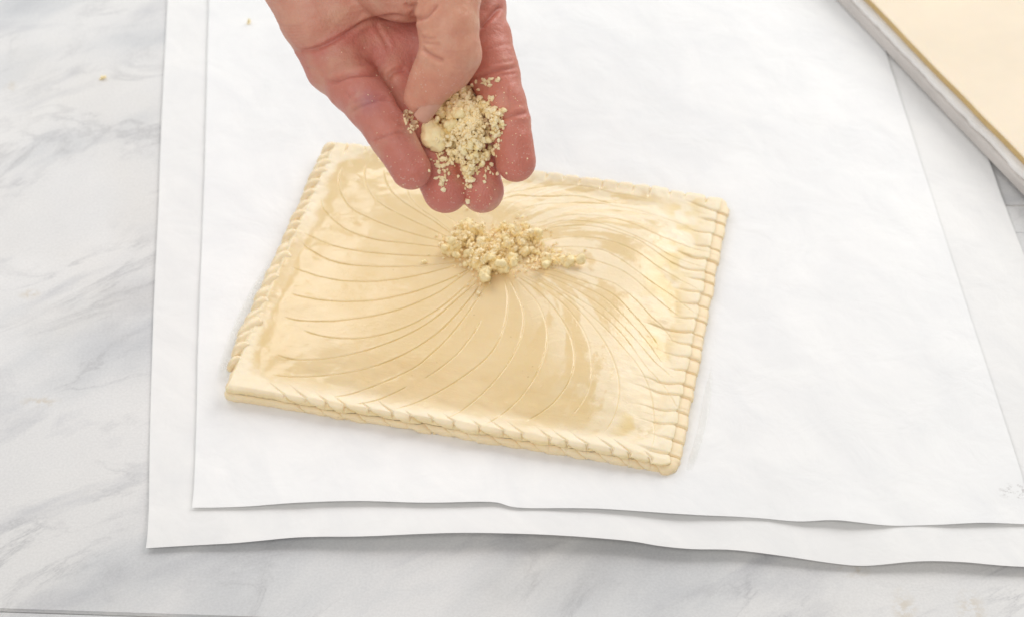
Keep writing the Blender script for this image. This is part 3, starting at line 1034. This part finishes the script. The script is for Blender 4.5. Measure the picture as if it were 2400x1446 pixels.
FING = dict(
    pinky=[(790, 150, -13, 11.8), (832, 205, -5, 9.7), (868, 250, 3, 8.6), (922, 328, 8, 7.8), (964, 399, 8, 7.2)],
    ring=[(900, 140, -20, 11.5), (935, 205, -17, 9.4), (968, 285, -11, 8.9), (1010, 368, -6, 8.4), (1045, 447, -5, 8.4)],
    middle=[(1015, 115, -22, 11.5), (1052, 200, -19, 10.2), (1085, 285, -14, 9.8), (1110, 372, -9, 8.8), (1131, 451, -8, 7.7)],
    index=[(1108, 25, -16, 11.2), (1135, 92, -11, 9.9), (1159, 178, -5, 9.2), (1195, 285, 0, 7.3), (1209, 382, 0, 7.2)])
PADS = dict(   # soft pads between the creases, towards the palm side
    pinky=[((850, 222), -1, 8.6, (856, 232), 0), ((893, 285), 7, 7.4, (900, 295), 7), ((942, 362), 10, 6.9, (962, 396), 9.3)],
    ring=[((950, 245), -14, 8.6, (955, 255), -13), ((988, 325), -8, 8.2, (994, 338), -8), ((1026, 408), -4, 8.0, (1043, 444), -3.6)],
    middle=[((1056, 242), -16, 8.6, (1062, 255), -16), ((1087, 328), -11, 8.2, (1092, 340), -11), ((1117, 412), -7, 7.8, (1129, 446), -6.6)],
    index=[((1149, 135), -6.5, 8.6, (1152, 145), -6), ((1178, 230), -1, 7.8, (1182, 242), -1), ((1202, 332), 2, 7.0, (1209, 376), 1.4)])
PALM = new_field()
for (u, v, d, r, u2, v2, d2, r2_) in (
        (790, 150, -14, 11.8, 765, 70, -15, 13), (765, 70, -15, 13, 745, -320, -34, 15), (900, 140, -23, 11.5, 810, -320, -36, 15),
        (1010, 112, -25, 11.5, 880, -320, -36, 15), (1108, 25, -18, 11.2, 950, -320, -34, 15),
        (800, 128, -14, 10.5, 905, 118, -21, 10.5), (905, 118, -21, 10.5, 1015, 92, -23, 10.5), (1015, 92, -23, 10.5, 1108, 15, -17, 11)):
    put(PALM, hp(u, v, d), hp(u2, v2, d2), r, r2_, 7.0)
HEEL = new_field()
for (u, v, d, r, u2, v2, d2, r2_) in (
        (733, 40, -9, 12.2, 704, -60, -10, 15.3), (704, -60, -10, 15.3, 722, -300, -26, 18),
        (738, 40, -9, 12.0, 800, 8, -11, 11.5), (800, 8, -11, 11.5, 800, -200, -20, 17), (800, 8, -11, 11.5, 880, -20, -12, 10)):
    put(HEEL, hp(u, v, d), hp(u2, v2, d2), r, r2_, 6.0)
THEN = new_field()
for (u, v, d, r, u2, v2, d2, r2_) in (
        (948, -58, 3, 15.5, 900, -240, -14, 19), (948, -58, 3, 15.5, 1030, -70, 12, 14.5), (905, -50, -1, 13.5, 960, -30, 5, 11)):
    put(THEN, hp(u, v, d), hp(u2, v2, d2), r, r2_, 6.0)
ARM = new_field()
for (u, v, d, r, u2, v2, d2, r2_) in ((790, -300, -32, 19, 690, -620, -40, 21), (890, -300, -32, 19, 800, -620, -40, 22), (840, -250, -30, 19, 745, -620, -40, 24)):
    put(ARM, hp(u, v, d), hp(u2, v2, d2), r, r2_, 8.0)
THUMB = new_field()
chain(THUMB, [(1020, -95, 12, 14.2), (1046, -10, 20, 12.0), (1051, 60, 23, 10.7), (1053, 122, 23, 10.3), (1024, 172, 19.5, 8.4), (1007, 202, 17.5, 7.3), (991, 228, 16, 6.4)], 3.0)
put(THUMB, hp(1006, 190, 20.0), hp(987, 226, 17.5), 6.4, 5.6, 3.0)
put(THUMB, hp(1086, 132, 21), hp(1062, 168, 19.5), 6.0, 6.6, 4.0)
BODY = smin(smin(PALM, ARM, 14.0), smin(HEEL, ARM, 14.0), 2.0)
BODY = smin(BODY, smin(THEN, ARM, 14.0), 2.2)
groups = [PALM, HEEL, THEN, THUMB]
SDF = smin(BODY, THUMB, 0.9)
jn = np.minimum(THEN, 30)
SDF = np.minimum(SDF, smin(THEN, THUMB, 4.0))
for nme in ('pinky', 'ring', 'middle', 'index'):
    D = new_field()
    chain(D, FING[nme], 2.6)
    for (p1, d1, r, p2, d2) in PADS[nme]:
        put(D, hp(*p1, d1), hp(*p2, d2), r, r, 2.2)
    SDF = np.minimum(SDF, smin(PALM, D, 2.8))
    groups.append(D)
LABEL = np.argmin(np.stack([g[::2, ::2, ::2] for g in groups]), 0)


def surface_nets(D):
    s = D < 0
    c = [s[i:s.shape[0] - 1 + i, j:s.shape[1] - 1 + j, k:s.shape[2] - 1 + k] for i in (0, 1) for j in (0, 1) for k in (0, 1)]
    anyc = np.zeros_like(c[0]); allc = np.ones_like(c[0])
    for q in c: anyc |= q; allc &= q
    mix = anyc & ~allc
    I = np.argwhere(mix)
    idg = np.full(mix.shape, -1, np.int32); idg[mix] = np.arange(len(I))
    acc = np.zeros((len(I), 3)); cnt = np.zeros(len(I))
    cor = np.array([(i, j, k) for i in (0, 1) for j in (0, 1) for k in (0, 1)])
    val = [D[I[:, 0] + o[0], I[:, 1] + o[1], I[:, 2] + o[2]].astype(float) for o in cor]
    for a in range(8):
        for b in range(a + 1, 8):
            if np.abs(cor[a] - cor[b]).sum() != 1: continue
            va, vb = val[a], val[b]
            m = (va < 0) != (vb < 0)
            t = va[m] / (va[m] - vb[m])
            acc[m] += cor[a] + t[:, None] * (cor[b] - cor[a]); cnt[m] += 1
    V = I + acc / cnt[:, None]
    F = []
    for ax in range(3):
        n = [np.s_[1:-1]] * 3
        n0 = list(n); n0[ax] = np.s_[0:s.shape[ax] - 1]
        n1 = list(n); n1[ax] = np.s_[1:s.shape[ax]]
        A, B = s[tuple(n0)], s[tuple(n1)]
        e = np.argwhere(A != B)
        inside = A[e[:, 0], e[:, 1], e[:, 2]]
        p = e.copy()
        for q in range(3):
            if q != ax: p[:, q] += 1
        u, w = (ax + 1) % 3, (ax + 2) % 3
        du = np.zeros(3, int); du[u] = 1; dw = np.zeros(3, int); dw[w] = 1
        q = [p - du - dw, p - dw, p, p - du]
        ids = np.stack([idg[x[:, 0], x[:, 1], x[:, 2]] for x in q], 1)
        ids[~inside] = ids[~inside][:, ::-1]
        F.append(ids[(ids >= 0).all(1)])
    return V, np.vstack(F)


HV, HF = surface_nets(SDF)
hcell = HV.copy()
HV = lo + HV * VOX
lab = LABEL[tuple(np.clip((hcell / 2 + 0.25).astype(int), 0, np.array(LABEL.shape) - 1).T)]   # 0 palm 1 heel 2 thenar 3 thumb 4.. fingers


def relax(V, F, it, lam=0.5):
    E_ = np.vstack([F[:, [0, 1]], F[:, [1, 2]], F[:, [2, 3]], F[:, [3, 0]]])
    cnt = np.bincount(E_[:, 0], minlength=len(V)) + np.bincount(E_[:, 1], minlength=len(V))
    for _ in range(it):
        S = np.stack([np.bincount(E_[:, 0], V[E_[:, 1], k], len(V)) + np.bincount(E_[:, 1], V[E_[:, 0], k], len(V)) for k in range(3)], 1)
        V = V + lam * (S / np.maximum(cnt, 1)[:, None] - V)
    return V


def vnormals(V, F):
    n = np.cross(V[F[:, 2]] - V[F[:, 0]], V[F[:, 3]] - V[F[:, 1]])
    S = np.stack([sum(np.bincount(F[:, q], n[:, k], len(V)) for q in range(4)) for k in range(3)], 1)
    return S / np.maximum(np.linalg.norm(S, axis=1), 1e-9)[:, None]


HV = relax(HV, HF, 3)
HN = vnormals(HV, HF)
if HN[np.argmax(HV[:, 2]), 2] < 0:
    HF = HF[:, ::-1]; HN = -HN
hu = 1200 + HV[:, 0] / (HD - HV[:, 2]) * FPX
hv = 723 - HV[:, 1] / (HD - HV[:, 2]) * FPX
Hc = lambda p: [(560 + x / 2.781, y / 2.781) for x, y in p]
CR = [  # (polyline in crop pixels, depth mm, width px, labels)
    (Hc([(380, 335), (520, 315), (680, 235), (830, 145), (1000, 107), (1110, 122)]), 1.0, 5, (0, 1, 2)),
    (Hc([(555, 532), (640, 527), (720, 492), (840, 480), (930, 492)]), 1.3, 6, (0, 4)),
    (Hc([(960, 520), (1010, 470), (1090, 450)]), 1.0, 6, (0, 5)),
    (Hc([(720, 735), (800, 690), (900, 655), (985, 640)]), 0.7, 5, (4,)),
    (Hc([(700, 690), (790, 660), (880, 630), (960, 615)]), 0.4, 4, (4,)),
    (Hc([(870, 925), (950, 890), (1030, 862), (1110, 858)]), 0.55, 4, (4,)),
    (Hc([(1560, 190), (1620, 130), (1680, 70), (1720, 40)]), 1.3, 6, (0, 7)),
    (Hc([(1480, 540), (1600, 490), (1700, 460), (1830, 440)]), 0.75, 5, (7,)),
    (Hc([(1600, 520), (1720, 490), (1830, 475)]), 0.35, 4, (7,)),
    (Hc([(1660, 800), (1760, 760), (1890, 735)]), 0.8, 5, (7,)),
    (Hc([(1190, 315), (1230, 350), (1290, 385), (1340, 400)]), 1.0, 6, (3,)),
    (Hc([(1180, 240), (1230, 250), (1290, 255)]), 0.5, 4, (3,)),
    (Hc([(1190, 270), (1250, 285), (1320, 290)]), 0.5, 4, (3,)),
    (Hc([(1100, 130), (1200, 120), (1250, 80), (1300, 20)]), 0.9, 6, (2, 3)),
    (Hc([(1080, 20), (1110, 50), (1160, 20)]), 0.7, 5, (2, 3)),
    (Hc([(1110, 120), (1140, 60), (1150, -20)]), 0.6, 5, (2, 3)),
    (Hc([(870, 130), (920, 210), (960, 280), (985, 330)]), 0.35, 5, (0,)),
    (Hc([(440, 440), (520, 455), (560, 480)]), 0.3, 4, (0, 4)),
    (Hc([(690, 600), (730, 650)]), 0.25, 4, (4,)), (Hc([(740, 560), (770, 620)]), 0.2, 4, (4,)),
    (Hc([(1750, 560), (1765, 660), (1770, 720)]), 0.25, 3, (7,)), (Hc([(1650, 420), (1800, 400)]), 0.25, 4, (7,)),
    (Hc([(1590, 330), (1700, 300), (1790, 290)]), 0.2, 4, (7,)),
    (Hc([(1020, 980), (1030, 1000), (1180, 940)]), 0.0, 4, (4,)),
]
for k in range(9):     # fine wrinkles down the outer heel
    y0 = 150 + k * 21
    CR.append((Hc([(215 + k * 14, y0), (300 + k * 12, y0 + 22), (430 + k * 3, y0 + 18 - 2 * k)]), 0.34, 3.5, (0, 1)))
for k in range(6):
    CR.append((Hc([(560 + 30 * k, 260 - 38 * k), (640 + 34 * k, 235 - 38 * k), (760 + 30 * k, 165 - 34 * k)]), 0.28, 4, (1,)))
for k in range(7):     # folds on the thumb's back edge
    CR.append((Hc([(1330 + 9 * k, 330 + 16 * k), (1420, 345 + 17 * k), (1510, 330 + 20 * k)]), 0.22, 3, (3,)))
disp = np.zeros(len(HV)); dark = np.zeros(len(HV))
front = sstep(HN[:, 2], -0.15, 0.15)
near = hv > -120
for (pl, dep, wd, labs) in CR:
    if dep == 0: continue
    poly = catmull(pl, 4) if len(pl) > 2 else np.array(pl)
    m = near & np.isin(lab, labs)
    m &= (hu > poly[:, 0].min() - 30) & (hu < poly[:, 0].max() + 30) & (hv > poly[:, 1].min() - 30) & (hv < poly[:, 1].max() + 30)
    d, fr, _ = seg_dist(hu[m], hv[m], poly)
    en = sstep(fr, -0.02, 0.15) * sstep(1 - fr, -0.02, 0.15)
    g = np.exp(-(d / wd) ** 2)
    disp[m] += (-dep * g + 0.35 * dep * np.exp(-((d - 2.2 * wd) / (1.3 * wd)) ** 2)) * en * front[m]
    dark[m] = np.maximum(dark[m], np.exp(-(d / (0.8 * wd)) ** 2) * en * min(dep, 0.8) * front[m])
disp += 0.30 * fbm(hu / 34, hv / 34, 91, 3) * front
disp += 0.07 * fbm(hu / 7, hv / 5, 93, 2) * front
HV = HV + HN * disp[:, None]
hand = mesh_obj('hand', h2w(HV), HF.astype(np.int32), M_skin)
tag(hand, 'bare left hand, palm up, thumb folded over cupped fingers, letting crumble fall', 'hand')
pal = np.array([(0.59, 0.265, 0.205), (0.68, 0.41, 0.29), (0.68, 0.41, 0.285), (0.71, 0.435, 0.285), (0.61, 0.285, 0.215), (0.60, 0.265, 0.20), (0.61, 0.285, 0.21), (0.63, 0.29, 0.21)])
colr = pal[lab] * np.array([1.05, 0.87, 0.90])
# soften the borders between the regions
E_ = np.vstack([HF[:, [0, 1]], HF[:, [1, 2]], HF[:, [2, 3]], HF[:, [3, 0]]])
cntv = np.bincount(E_[:, 0], minlength=len(HV)) + np.bincount(E_[:, 1], minlength=len(HV))
for _ in range(14):
    colr = 0.4 * colr + 0.6 * np.stack([np.bincount(E_[:, 0], colr[E_[:, 1], k], len(HV)) + np.bincount(E_[:, 1], colr[E_[:, 0], k], len(HV)) for k in range(3)], 1) / np.maximum(cntv, 1)[:, None]
tipd = np.full(len(HV), 1e9)
for (tu, tv, td) in ((964, 405, 8), (1045, 455, -5), (1131, 460, -8), (1210, 388, 0), (1003, 225, 17)):
    tipd = np.minimum(tipd, np.linalg.norm(HV - hp(tu, tv, td), axis=1))
tipw = 1 - sstep(tipd, 6, 22)
colr = colr * (1 - 0.14 * tipw[:, None] * np.array([0.2, 1.0, 1.0]))
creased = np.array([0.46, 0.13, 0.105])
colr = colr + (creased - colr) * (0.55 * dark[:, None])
knu = np.exp(-((hu - 862) ** 2 + (hv - 238) ** 2) / 30 ** 2)[:, None] * (lab == 4)[:, None]
colr = colr + (np.array([0.40, 0.16, 0.20]) - colr) * 0.55 * knu
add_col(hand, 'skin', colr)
add_attr(hand, 'flour', np.clip(0.25 + 0.9 * tipw, 0, 1) * front)

# thumb nail
ta, tb = hp(1024, 172, 19.5), hp(991, 228, 16)
tdir = (tb - ta) / np.linalg.norm(tb - ta)
nn = np.array([0.80, -0.25, 0.52]); nn -= tdir * (nn @ tdir); nn /= np.linalg.norm(nn)
ww = np.cross(tdir, nn)
nu, nvv = 17, 15
V = []
for i in range(nu):
    s = i / (nu - 1)
    for j in range(nvv):
        q = -1 + 2 * j / (nvv - 1)
        along = -6.8 + s * 12.6 + (1 - q * q) * 1.6 * (2 * s - 1)
        ang = q * 0.86 * (0.92 + 0.1 * s)
        rr = 8.15 - 1.35 * s - 0.5 * max(0, s - 0.65) ** 1.3 * 2.2 - (0.5 if s == 0 else 0)
        P = tb + tdir * along + nn * rr * math.cos(ang) + ww * rr * math.sin(ang)
        V.append(P)
V = np.array(V)
V2 = V - nn * 0.55
f = np.vstack([grid_faces(nu, nvv), grid_faces(nu, nvv, nu * nvv, True)])
ring = np.concatenate([np.arange(nu) * nvv, (nu - 1) * nvv + np.arange(1, nvv), np.arange(nu - 2, -1, -1) * nvv + nvv - 1, np.arange(nvv - 2, 0, -1)])
nx_ = np.roll(ring, -1); n0 = nu * nvv
f = np.vstack([f, np.stack([ring, ring + n0, nx_ + n0, nx_], 1)])
nail = mesh_obj('thumb_nail', h2w(np.vstack([V, V2])), f, M_nail, parent=hand)


# ------------------------------------------------------------------ crumble
def lump_mesh(seed, blobs=6, sub=3, grains=70, amp=0.32, gw=(0.02, 0.07)):
    """a clump of crumbs pressed together: overlapping grainy blobs of uneven size"""
    r = np.random.default_rng(seed)
    bm = bmesh.new(); bmesh.ops.create_icosphere(bm, subdivisions=sub, radius=1.0)
    P = np.array([v.co[:] for v in bm.verts]); F_ = np.array([[v.index for v in f_.verts] for f_ in bm.faces]); bm.free()
    P /= np.linalg.norm(P, axis=1)[:, None]
    V, Fc = [], []
    c = np.zeros(3)
    for k in range(blobs):
        if k: c = r.normal(size=3) * np.array([0.46, 0.36, 0.28])
        R_ = r.uniform(0.28, 0.62) if k else 0.62
        big = r.normal(size=(6, 3)); big /= np.linalg.norm(big, axis=1)[:, None]
        rad = np.full(len(P), 0.74)
        for b_, a_ in zip(big, r.uniform(0.1, 0.6, 6)):
            rad = np.maximum(rad, 0.72 + a_ * np.clip(1 - (1 - P @ b_) / 0.35, 0, 1))
        gs = r.normal(size=(grains, 3)); gs /= np.linalg.norm(gs, axis=1)[:, None]
        g = np.zeros(len(P))
        for b_, a_, w in zip(gs, r.uniform(0.3, 1, grains), r.uniform(gw[0], gw[1], grains)):
            g = np.maximum(g, a_ * np.clip(1 - (1 - P @ b_) / w, 0, 1) ** 0.7)
        rad = rad + amp * g + r.normal(size=len(P)) * 0.025
        V.append(P * rad[:, None] * R_ * r.uniform(0.8, 1.2, 3) + c); Fc.append(F_ + k * len(P))
    o_ = mesh_obj('crumble_lump', np.vstack(V), np.vstack(Fc), M_crumb)
    me = o_.data
    bpy.data.objects.remove(o_)
    return me


LUMPS = [lump_mesh(100 + k) for k in range(9)]
SMALL = [lump_mesh(200 + k, 4, 2, 26, 0.42, (0.06, 0.14)) for k in range(8)]


def lump(P, r, label, group, meshes=LUMPS, scale=(1, 1, 1), cat='crumble'):
    o = bpy.data.objects.new('crumble_lump', random.choice(meshes))
    scene.collection.objects.link(o)
    o.location = P
    o.rotation_euler = (random.uniform(0, 6.28), random.uniform(0, 6.28), random.uniform(0, 6.28))
    o.scale = tuple(r * s for s in scale)
    tag(o, label, cat, group)
    return o


ICO = bmesh.new(); bmesh.ops.create_icosphere(ICO, subdivisions=1, radius=1.0)
ICOV = np.array([v.co[:] for v in ICO.verts]); ICOF = np.array([[v.index for v in f_.verts] for f_ in ICO.faces]); ICO.free()


def fines(name, pts, rads, label, mat):
    n = len(ICOV); V = []; Fc = []
    for k, (p, r) in enumerate(zip(pts, rads)):
        q = ICOV * RNG.uniform(0.55, 1.35, (n, 1)) * RNG.uniform(0.6, 1.3, 3) * r
        V.append(q + p); Fc.append(ICOF + k * n)
    o = mesh_obj(name, np.vstack(V), np.vstack(Fc), mat, smooth=False)
    tag(o, label, 'crumbs', kind='stuff')
    return o


def inside(p, poly):
    x, y = p; c = False
    for (x1, y1), (x2, y2) in zip(poly, poly[1:] + poly[:1]):
        if (y1 > y) != (y2 > y) and x < (x2 - x1) * (y - y1) / (y2 - y1) + x1: c = not c
    return c


def edge_d(p, poly):
    q = np.array(poly + poly[:1], float)
    d, _, _ = seg_dist(np.array([p[0]]), np.array([p[1]]), q)
    return d[0]


hand_bvh = BVHTree.FromPolygons([Vector(p) for p in h2w(HV)], HF.tolist())


def on_hand(u, v):
    d = Vector(ray(u, v)).normalized()
    hit = hand_bvh.ray_cast(Vector(CAM), d)
    return (np.array(hit[0]), np.array(hit[1])) if hit[0] is not None else (None, None)


class Pile:
    """drops lumps on a surface, one on another"""
    def __init__(s, up): s.up = np.array(up) / np.linalg.norm(up); s.c = []; s.r = []

    def place(s, P, r, sink=0.35):
        h = r * (1 - sink)
        base_ = P
        if s.c:
            C_ = np.array(s.c); R_ = np.array(s.r)
            rel = C_ - base_
            hh = rel @ s.up
            lat = np.linalg.norm(rel - hh[:, None] * s.up, axis=1)
            tot_ = (R_ + r) * 0.80
            m = lat < tot_
            if m.any(): h = max(h, (hh[m] + np.sqrt(tot_[m] ** 2 - lat[m] ** 2)).max())
        p = base_ + s.up * h
        return p, h

    def add(s, p, r): s.c.append(p); s.r.append(r)


# crumble in the hand
HEAP = [(1010, 212), (1060, 196), (1100, 205), (1125, 240), (1150, 262), (1176, 295), (1170, 318), (1148, 335), (1160, 360), (1150, 385), (1120, 392),
        (1108, 430), (1098, 425), (1080, 395), (1062, 372), (1040, 355), (1015, 345), (1000, 330), (1000, 290), (1030, 262)]
pile = Pile((0, -0.55, 0.83))
biglump, nrm_ = on_hand(1020, 328)
bl = lump(biglump + pile.up * 0.0040, 0.0100, 'largest lump of pale crumble, lying across the middle of the hand', 'crumble held in the hand', [lump_mesh(500, 1, 4, 300, 0.11, (0.003, 0.011))], (1.3, 0.92, 0.86))
bl.rotation_euler = (0.6, 0.25, -0.55)
for dx in (-0.0045, 0, 0.0045): pile.add(biglump + pile.up * 0.004 + RT * dx, 0.0048)
for (u, v, r) in ((1048, 300, 0.0026), (1062, 312, 0.0024), (1052, 284, 0.0026), (1070, 292, 0.0024), (1040, 275, 0.0022), (1030, 285, 0.0020)):
    P, nr = on_hand(u, v)
    if P is not None and (P - CAM) @ FW > 0.785:
        q, h = pile.place(P, r); pile.add(q, r)
        lump(q, r * 1.25, 'small pale crumble lump in the loose heap held in the hand', 'crumble held in the hand')
HL = 'small pale crumble lump in the loose heap held in the hand'
cand = []
for _ in range(4000):
    p = (random.uniform(990, 1180), random.uniform(195, 432))
    if inside(p, HEAP): cand.append((p, edge_d(p, HEAP)))
bdep = (biglump - CAM) @ FW
for (u, v, r, dz) in ((1052, 314, 0.0026, 0.001), (1047, 301, 0.0024, 0.001), (1061, 324, 0.0024, 0.0015), (1058, 300, 0.0026, 0.002), (1070, 316, 0.0024, 0.003)):
    q = CAM + ray(u, v) * (bdep + dz - 0.002)
    pile.add(q, r)
    lump(q, r * 1.3, HL, 'crumble held in the hand')
n_l = 0
for (p, e) in cand:
    if n_l >= 150: break
    r = random.uniform(0.0011, 0.0021) + 0.0012 * min(e / 40, 1) * random.random()
    P, nr = on_hand(*p)
    if P is None or (P - CAM) @ FW < 0.788: continue
    q, h = pile.place(P, r)
    if h > 0.0024 + 0.0070 * min(e / 28, 1): continue
    pile.add(q, r)
    lump(q, r * 1.18, HL, 'crumble held in the hand', LUMPS if r > 0.0022 else SMALL)
    n_l += 1
fp, fr_ = [], []
SCAT = [((1035, 385), 14, 30, 16), ((1038, 430), 5, 14, 7), ((1150, 190), 20, 8, 9), ((1155, 232), 8, 5, 4), ((962, 276), 14, 10, 12), ((968, 302), 10, 7, 8),
        ((1100, 425), 10, 22, 16), ((1160, 320), 14, 30, 20), ((1130, 395), 25, 14, 18), ((1100, 305), 30, 46, 320), ((1050, 370), 24, 12, 24), ((1165, 270), 12, 16, 14)]
for (c_u, su, sv, n) in SCAT:
    for _ in range(n * 2):
        u, v = random.gauss(c_u[0], su * 0.75), random.gauss(c_u[1], sv * 0.75)
        P, nr = on_hand(u, v)
        if P is None or (P - CAM) @ FW < 0.785: continue
        r = random.uniform(0.0003, 0.0011)
        q, h = pile.place(P, r, 0.2)
        if h > 0.0125: continue
        fp.append(q); fr_.append(r)
for _ in range(90):
    tu, tv, s_ = random.choice([(1205, 370, 26), (1212, 300, 22), (1130, 455, 22), (1050, 455, 24), (965, 380, 26), (1130, 455, 20), (905, 250, 40), (860, 130, 40), (1195, 240, 20)])
    P, nr = on_hand(random.gauss(tu, s_), random.gauss(tv, s_))
    if P is None: continue
    fp.append(P); fr_.append(random.uniform(0.00010, 0.00028))
fines('crumbs', fp, fr_, 'fine crumbs and sugar grains scattered through the hand', M_fine)

# crumble on the pastry
pile2 = Pile((0, 0, 1))
PL = 'small pale crumble lump in the heap on the pastry centre'
LOBES = [((1105, 550), 26, 18), ((1150, 575), 45, 24), ((1215, 560), 34, 18), ((1125, 605), 30, 26), ((1180, 610), 30, 22), ((1075, 580), 18, 14), ((1235, 580), 18, 14)]
for (u, v, r, lb) in ((1138, 648, 0.0036, 'pointed crumble lump at the front tip of the heap on the pastry'),
                      (1183, 628, 0.0042, 'round crumble lump at the front of the heap, beside the pointed one'),
                      (1098, 542, 0.0038, 'crumble lump at the back left of the heap, under the ring finger'),
                      (1337, 610, 0.0031, 'outermost crumble lump lying apart, farthest from the heap on the pastry'),
                      (1282, 612, 0.0034, 'crumble lump lying between the heap and the outermost lump'),
                      (1115, 615, 0.0038, 'long crumble lump along the left front of the heap on the pastry')):
    P = on_pastry(u, v + 8)
    q = P + np.array([0, 0, r * 0.62])
    pile2.add(q, r * 0.9)
    lump(q, r * 1.15, lb, 'crumble on the pastry', scale=(1.15, 0.95, 0.85))
n_l = 0
for _ in range(900):
    if n_l >= 80: break
    (cu, cv), su, sv = random.choice(LOBES)
    P = on_pastry(random.gauss(cu, su * 0.8), random.gauss(cv, sv * 0.8))
    r = random.uniform(0.0011, 0.0025)
    q, h = pile2.place(P, r)
    if h > 0.0062: continue
    pile2.add(q, r); n_l += 1
    lump(q, r * 1.15, PL, 'crumble on the pastry', LUMPS if r > 0.0021 else SMALL)
for (u, v, r) in ((1271, 575, 0.0011), (1296, 592, 0.0012), (1310, 600, 0.0010), (1262, 598, 0.0014), (1320, 622, 0.0011), (1250, 612, 0.0012), (1065, 598, 0.0012), (1300, 620, 0.0013)):
    P = on_pastry(u, v); lump(P + np.array([0, 0, r * 0.6]), r * 1.1, 'tiny crumble lump strayed just outside the heap on the pastry', 'crumble strays on the pastry', SMALL)
P = on_pastry(996, 617); lump(P + np.array([0, 0, 0.0008]), 0.0014, 'lone crumb on the glossy pastry left of the heap', 'crumble strays on the pastry', SMALL)
fp, fr_ = [], []
for _ in range(1100):
    (cu, cv), su, sv = random.choice(LOBES + [((1290, 610), 26, 9)])
    P = on_pastry(random.gauss(cu, su * 0.95), random.gauss(cv, sv * 0.95))
    r = random.uniform(0.0003, 0.0010)
    q, h = pile2.place(P, r, 0.2)
    if h > 0.008: continue
    fp.append(q); fr_.append(r)
fines('crumbs', fp, fr_, 'fine crumbs strewn through the heap on the pastry', M_fine)
P = at(240, 182, 0.0008); lump(P, 0.0013, 'single yellow crumb on the bare marble', None, SMALL, cat='crumb')
P = at(583, 53, 0.0026); lump(P, 0.0019, 'pale flat crumb on the parchment behind the hand', None, SMALL, scale=(1.3, 1, 0.4), cat='crumb')

# ------------------------------------------------------------------ tray, its paper and the dough sheet, far right corner
t0 = at(1946, 0, 0.0)[:2]; t1 = at(2400, 477, 0.0)[:2]
ed = (t1 - t0) / np.linalg.norm(t1 - t0)          # runs towards the camera and right
inn = np.array([-ed[1], ed[0]])                   # into the tray
if inn[0] < 0: inn = -inn


def stack_layer(name, off, z0, z1, wave, mat, seed, start, end, depth=0.34, bev=0.0012, wscale=12.0):
    """a flat layer whose free edge (towards the parchment) is wavy"""
    n = 500
    s = np.linspace(start, end, n)
    w = fbm(s * 1e3 / wscale, s * 0, seed, 3) * wave
    prof = [(bev * 0.6, z0), (0, z0 + bev * 0.5), (0, z1 - bev), (bev * 0.35, z1 - bev * 0.3), (bev * 1.2, z1), (depth, z1), (depth, z0)]
    V = []
    for (o, z) in prof:
        oo = off + o + (w if o < depth * 0.5 else 0)
        pz = z + (fbm(s * 1e3 / (wscale * 0.8), s * 0 + 4, seed + 5, 2) * wave * 0.35 if o < depth * 0.5 and wave > 0.0004 else 0)
        xy = t0 + ed * s[:, None] + inn * (oo * np.ones(n))[:, None]
        V.append(np.column_stack([xy, pz * np.ones(n)]))
    V = np.array(V).reshape(-1, 3)
    k = len(prof)
    f = []
    for r in range(k):
        p0 = r * n + np.arange(n - 1); p1 = ((r + 1) % k) * n + np.arange(n - 1)
        f.append(np.stack([p0, p0 + 1, p1 + 1, p1], 1))
    o = mesh_obj(name, V, np.vstack(f), mat, smooth=False)
    bm = bmesh.new(); bm.from_mesh(o.data)
    bm.verts.ensure_lookup_table()
    for e_ in (0, n - 1):
        bm.faces.new([bm.verts[r * n + e_] for r in range(k)])
    bmesh.ops.recalc_face_normals(bm, faces=bm.faces[:])
    bm.to_mesh(o.data); bm.free()
    return o


S0, S1 = -0.16, 0.30
ZT = 0.0032
tray = stack_layer('board', 0.0, ZT, ZT + 0.0062, 0.0, plain('pale_grey_board', (0.62, 0.585, 0.555), 0.5, 0.4, 0.07, 40), 0, S0, S1)
tag(tray, 'pale grey board lying on the parchment at the upper right corner', 'board')
bp = stack_layer('parchment_liner', 0.0012, ZT + 0.0064, ZT + 0.0098, 0.0011, plain('liner_paper', (0.82, 0.80, 0.775), 0.6, 0.3, 0.05, 30), 8, S0 + 0.004, S1 - 0.004, bev=0.0016, wscale=14)
tag(bp, 'crinkled white parchment liner between the board and the dough sheet', 'parchment')
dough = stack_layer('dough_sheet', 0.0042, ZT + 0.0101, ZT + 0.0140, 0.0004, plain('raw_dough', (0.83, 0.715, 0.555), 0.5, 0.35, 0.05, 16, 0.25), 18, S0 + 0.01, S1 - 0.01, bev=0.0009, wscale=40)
tag(dough, 'rolled sheet of cream coloured raw dough on the board', 'dough')

M_side_shade = plain('shaded_dough_edge', (0.60, 0.43, 0.19), 0.5, 0.35, 0.08, 50)  # shade on the dough's side faces, painted in as a darker golden colour
dough.data.materials.append(M_side_shade)
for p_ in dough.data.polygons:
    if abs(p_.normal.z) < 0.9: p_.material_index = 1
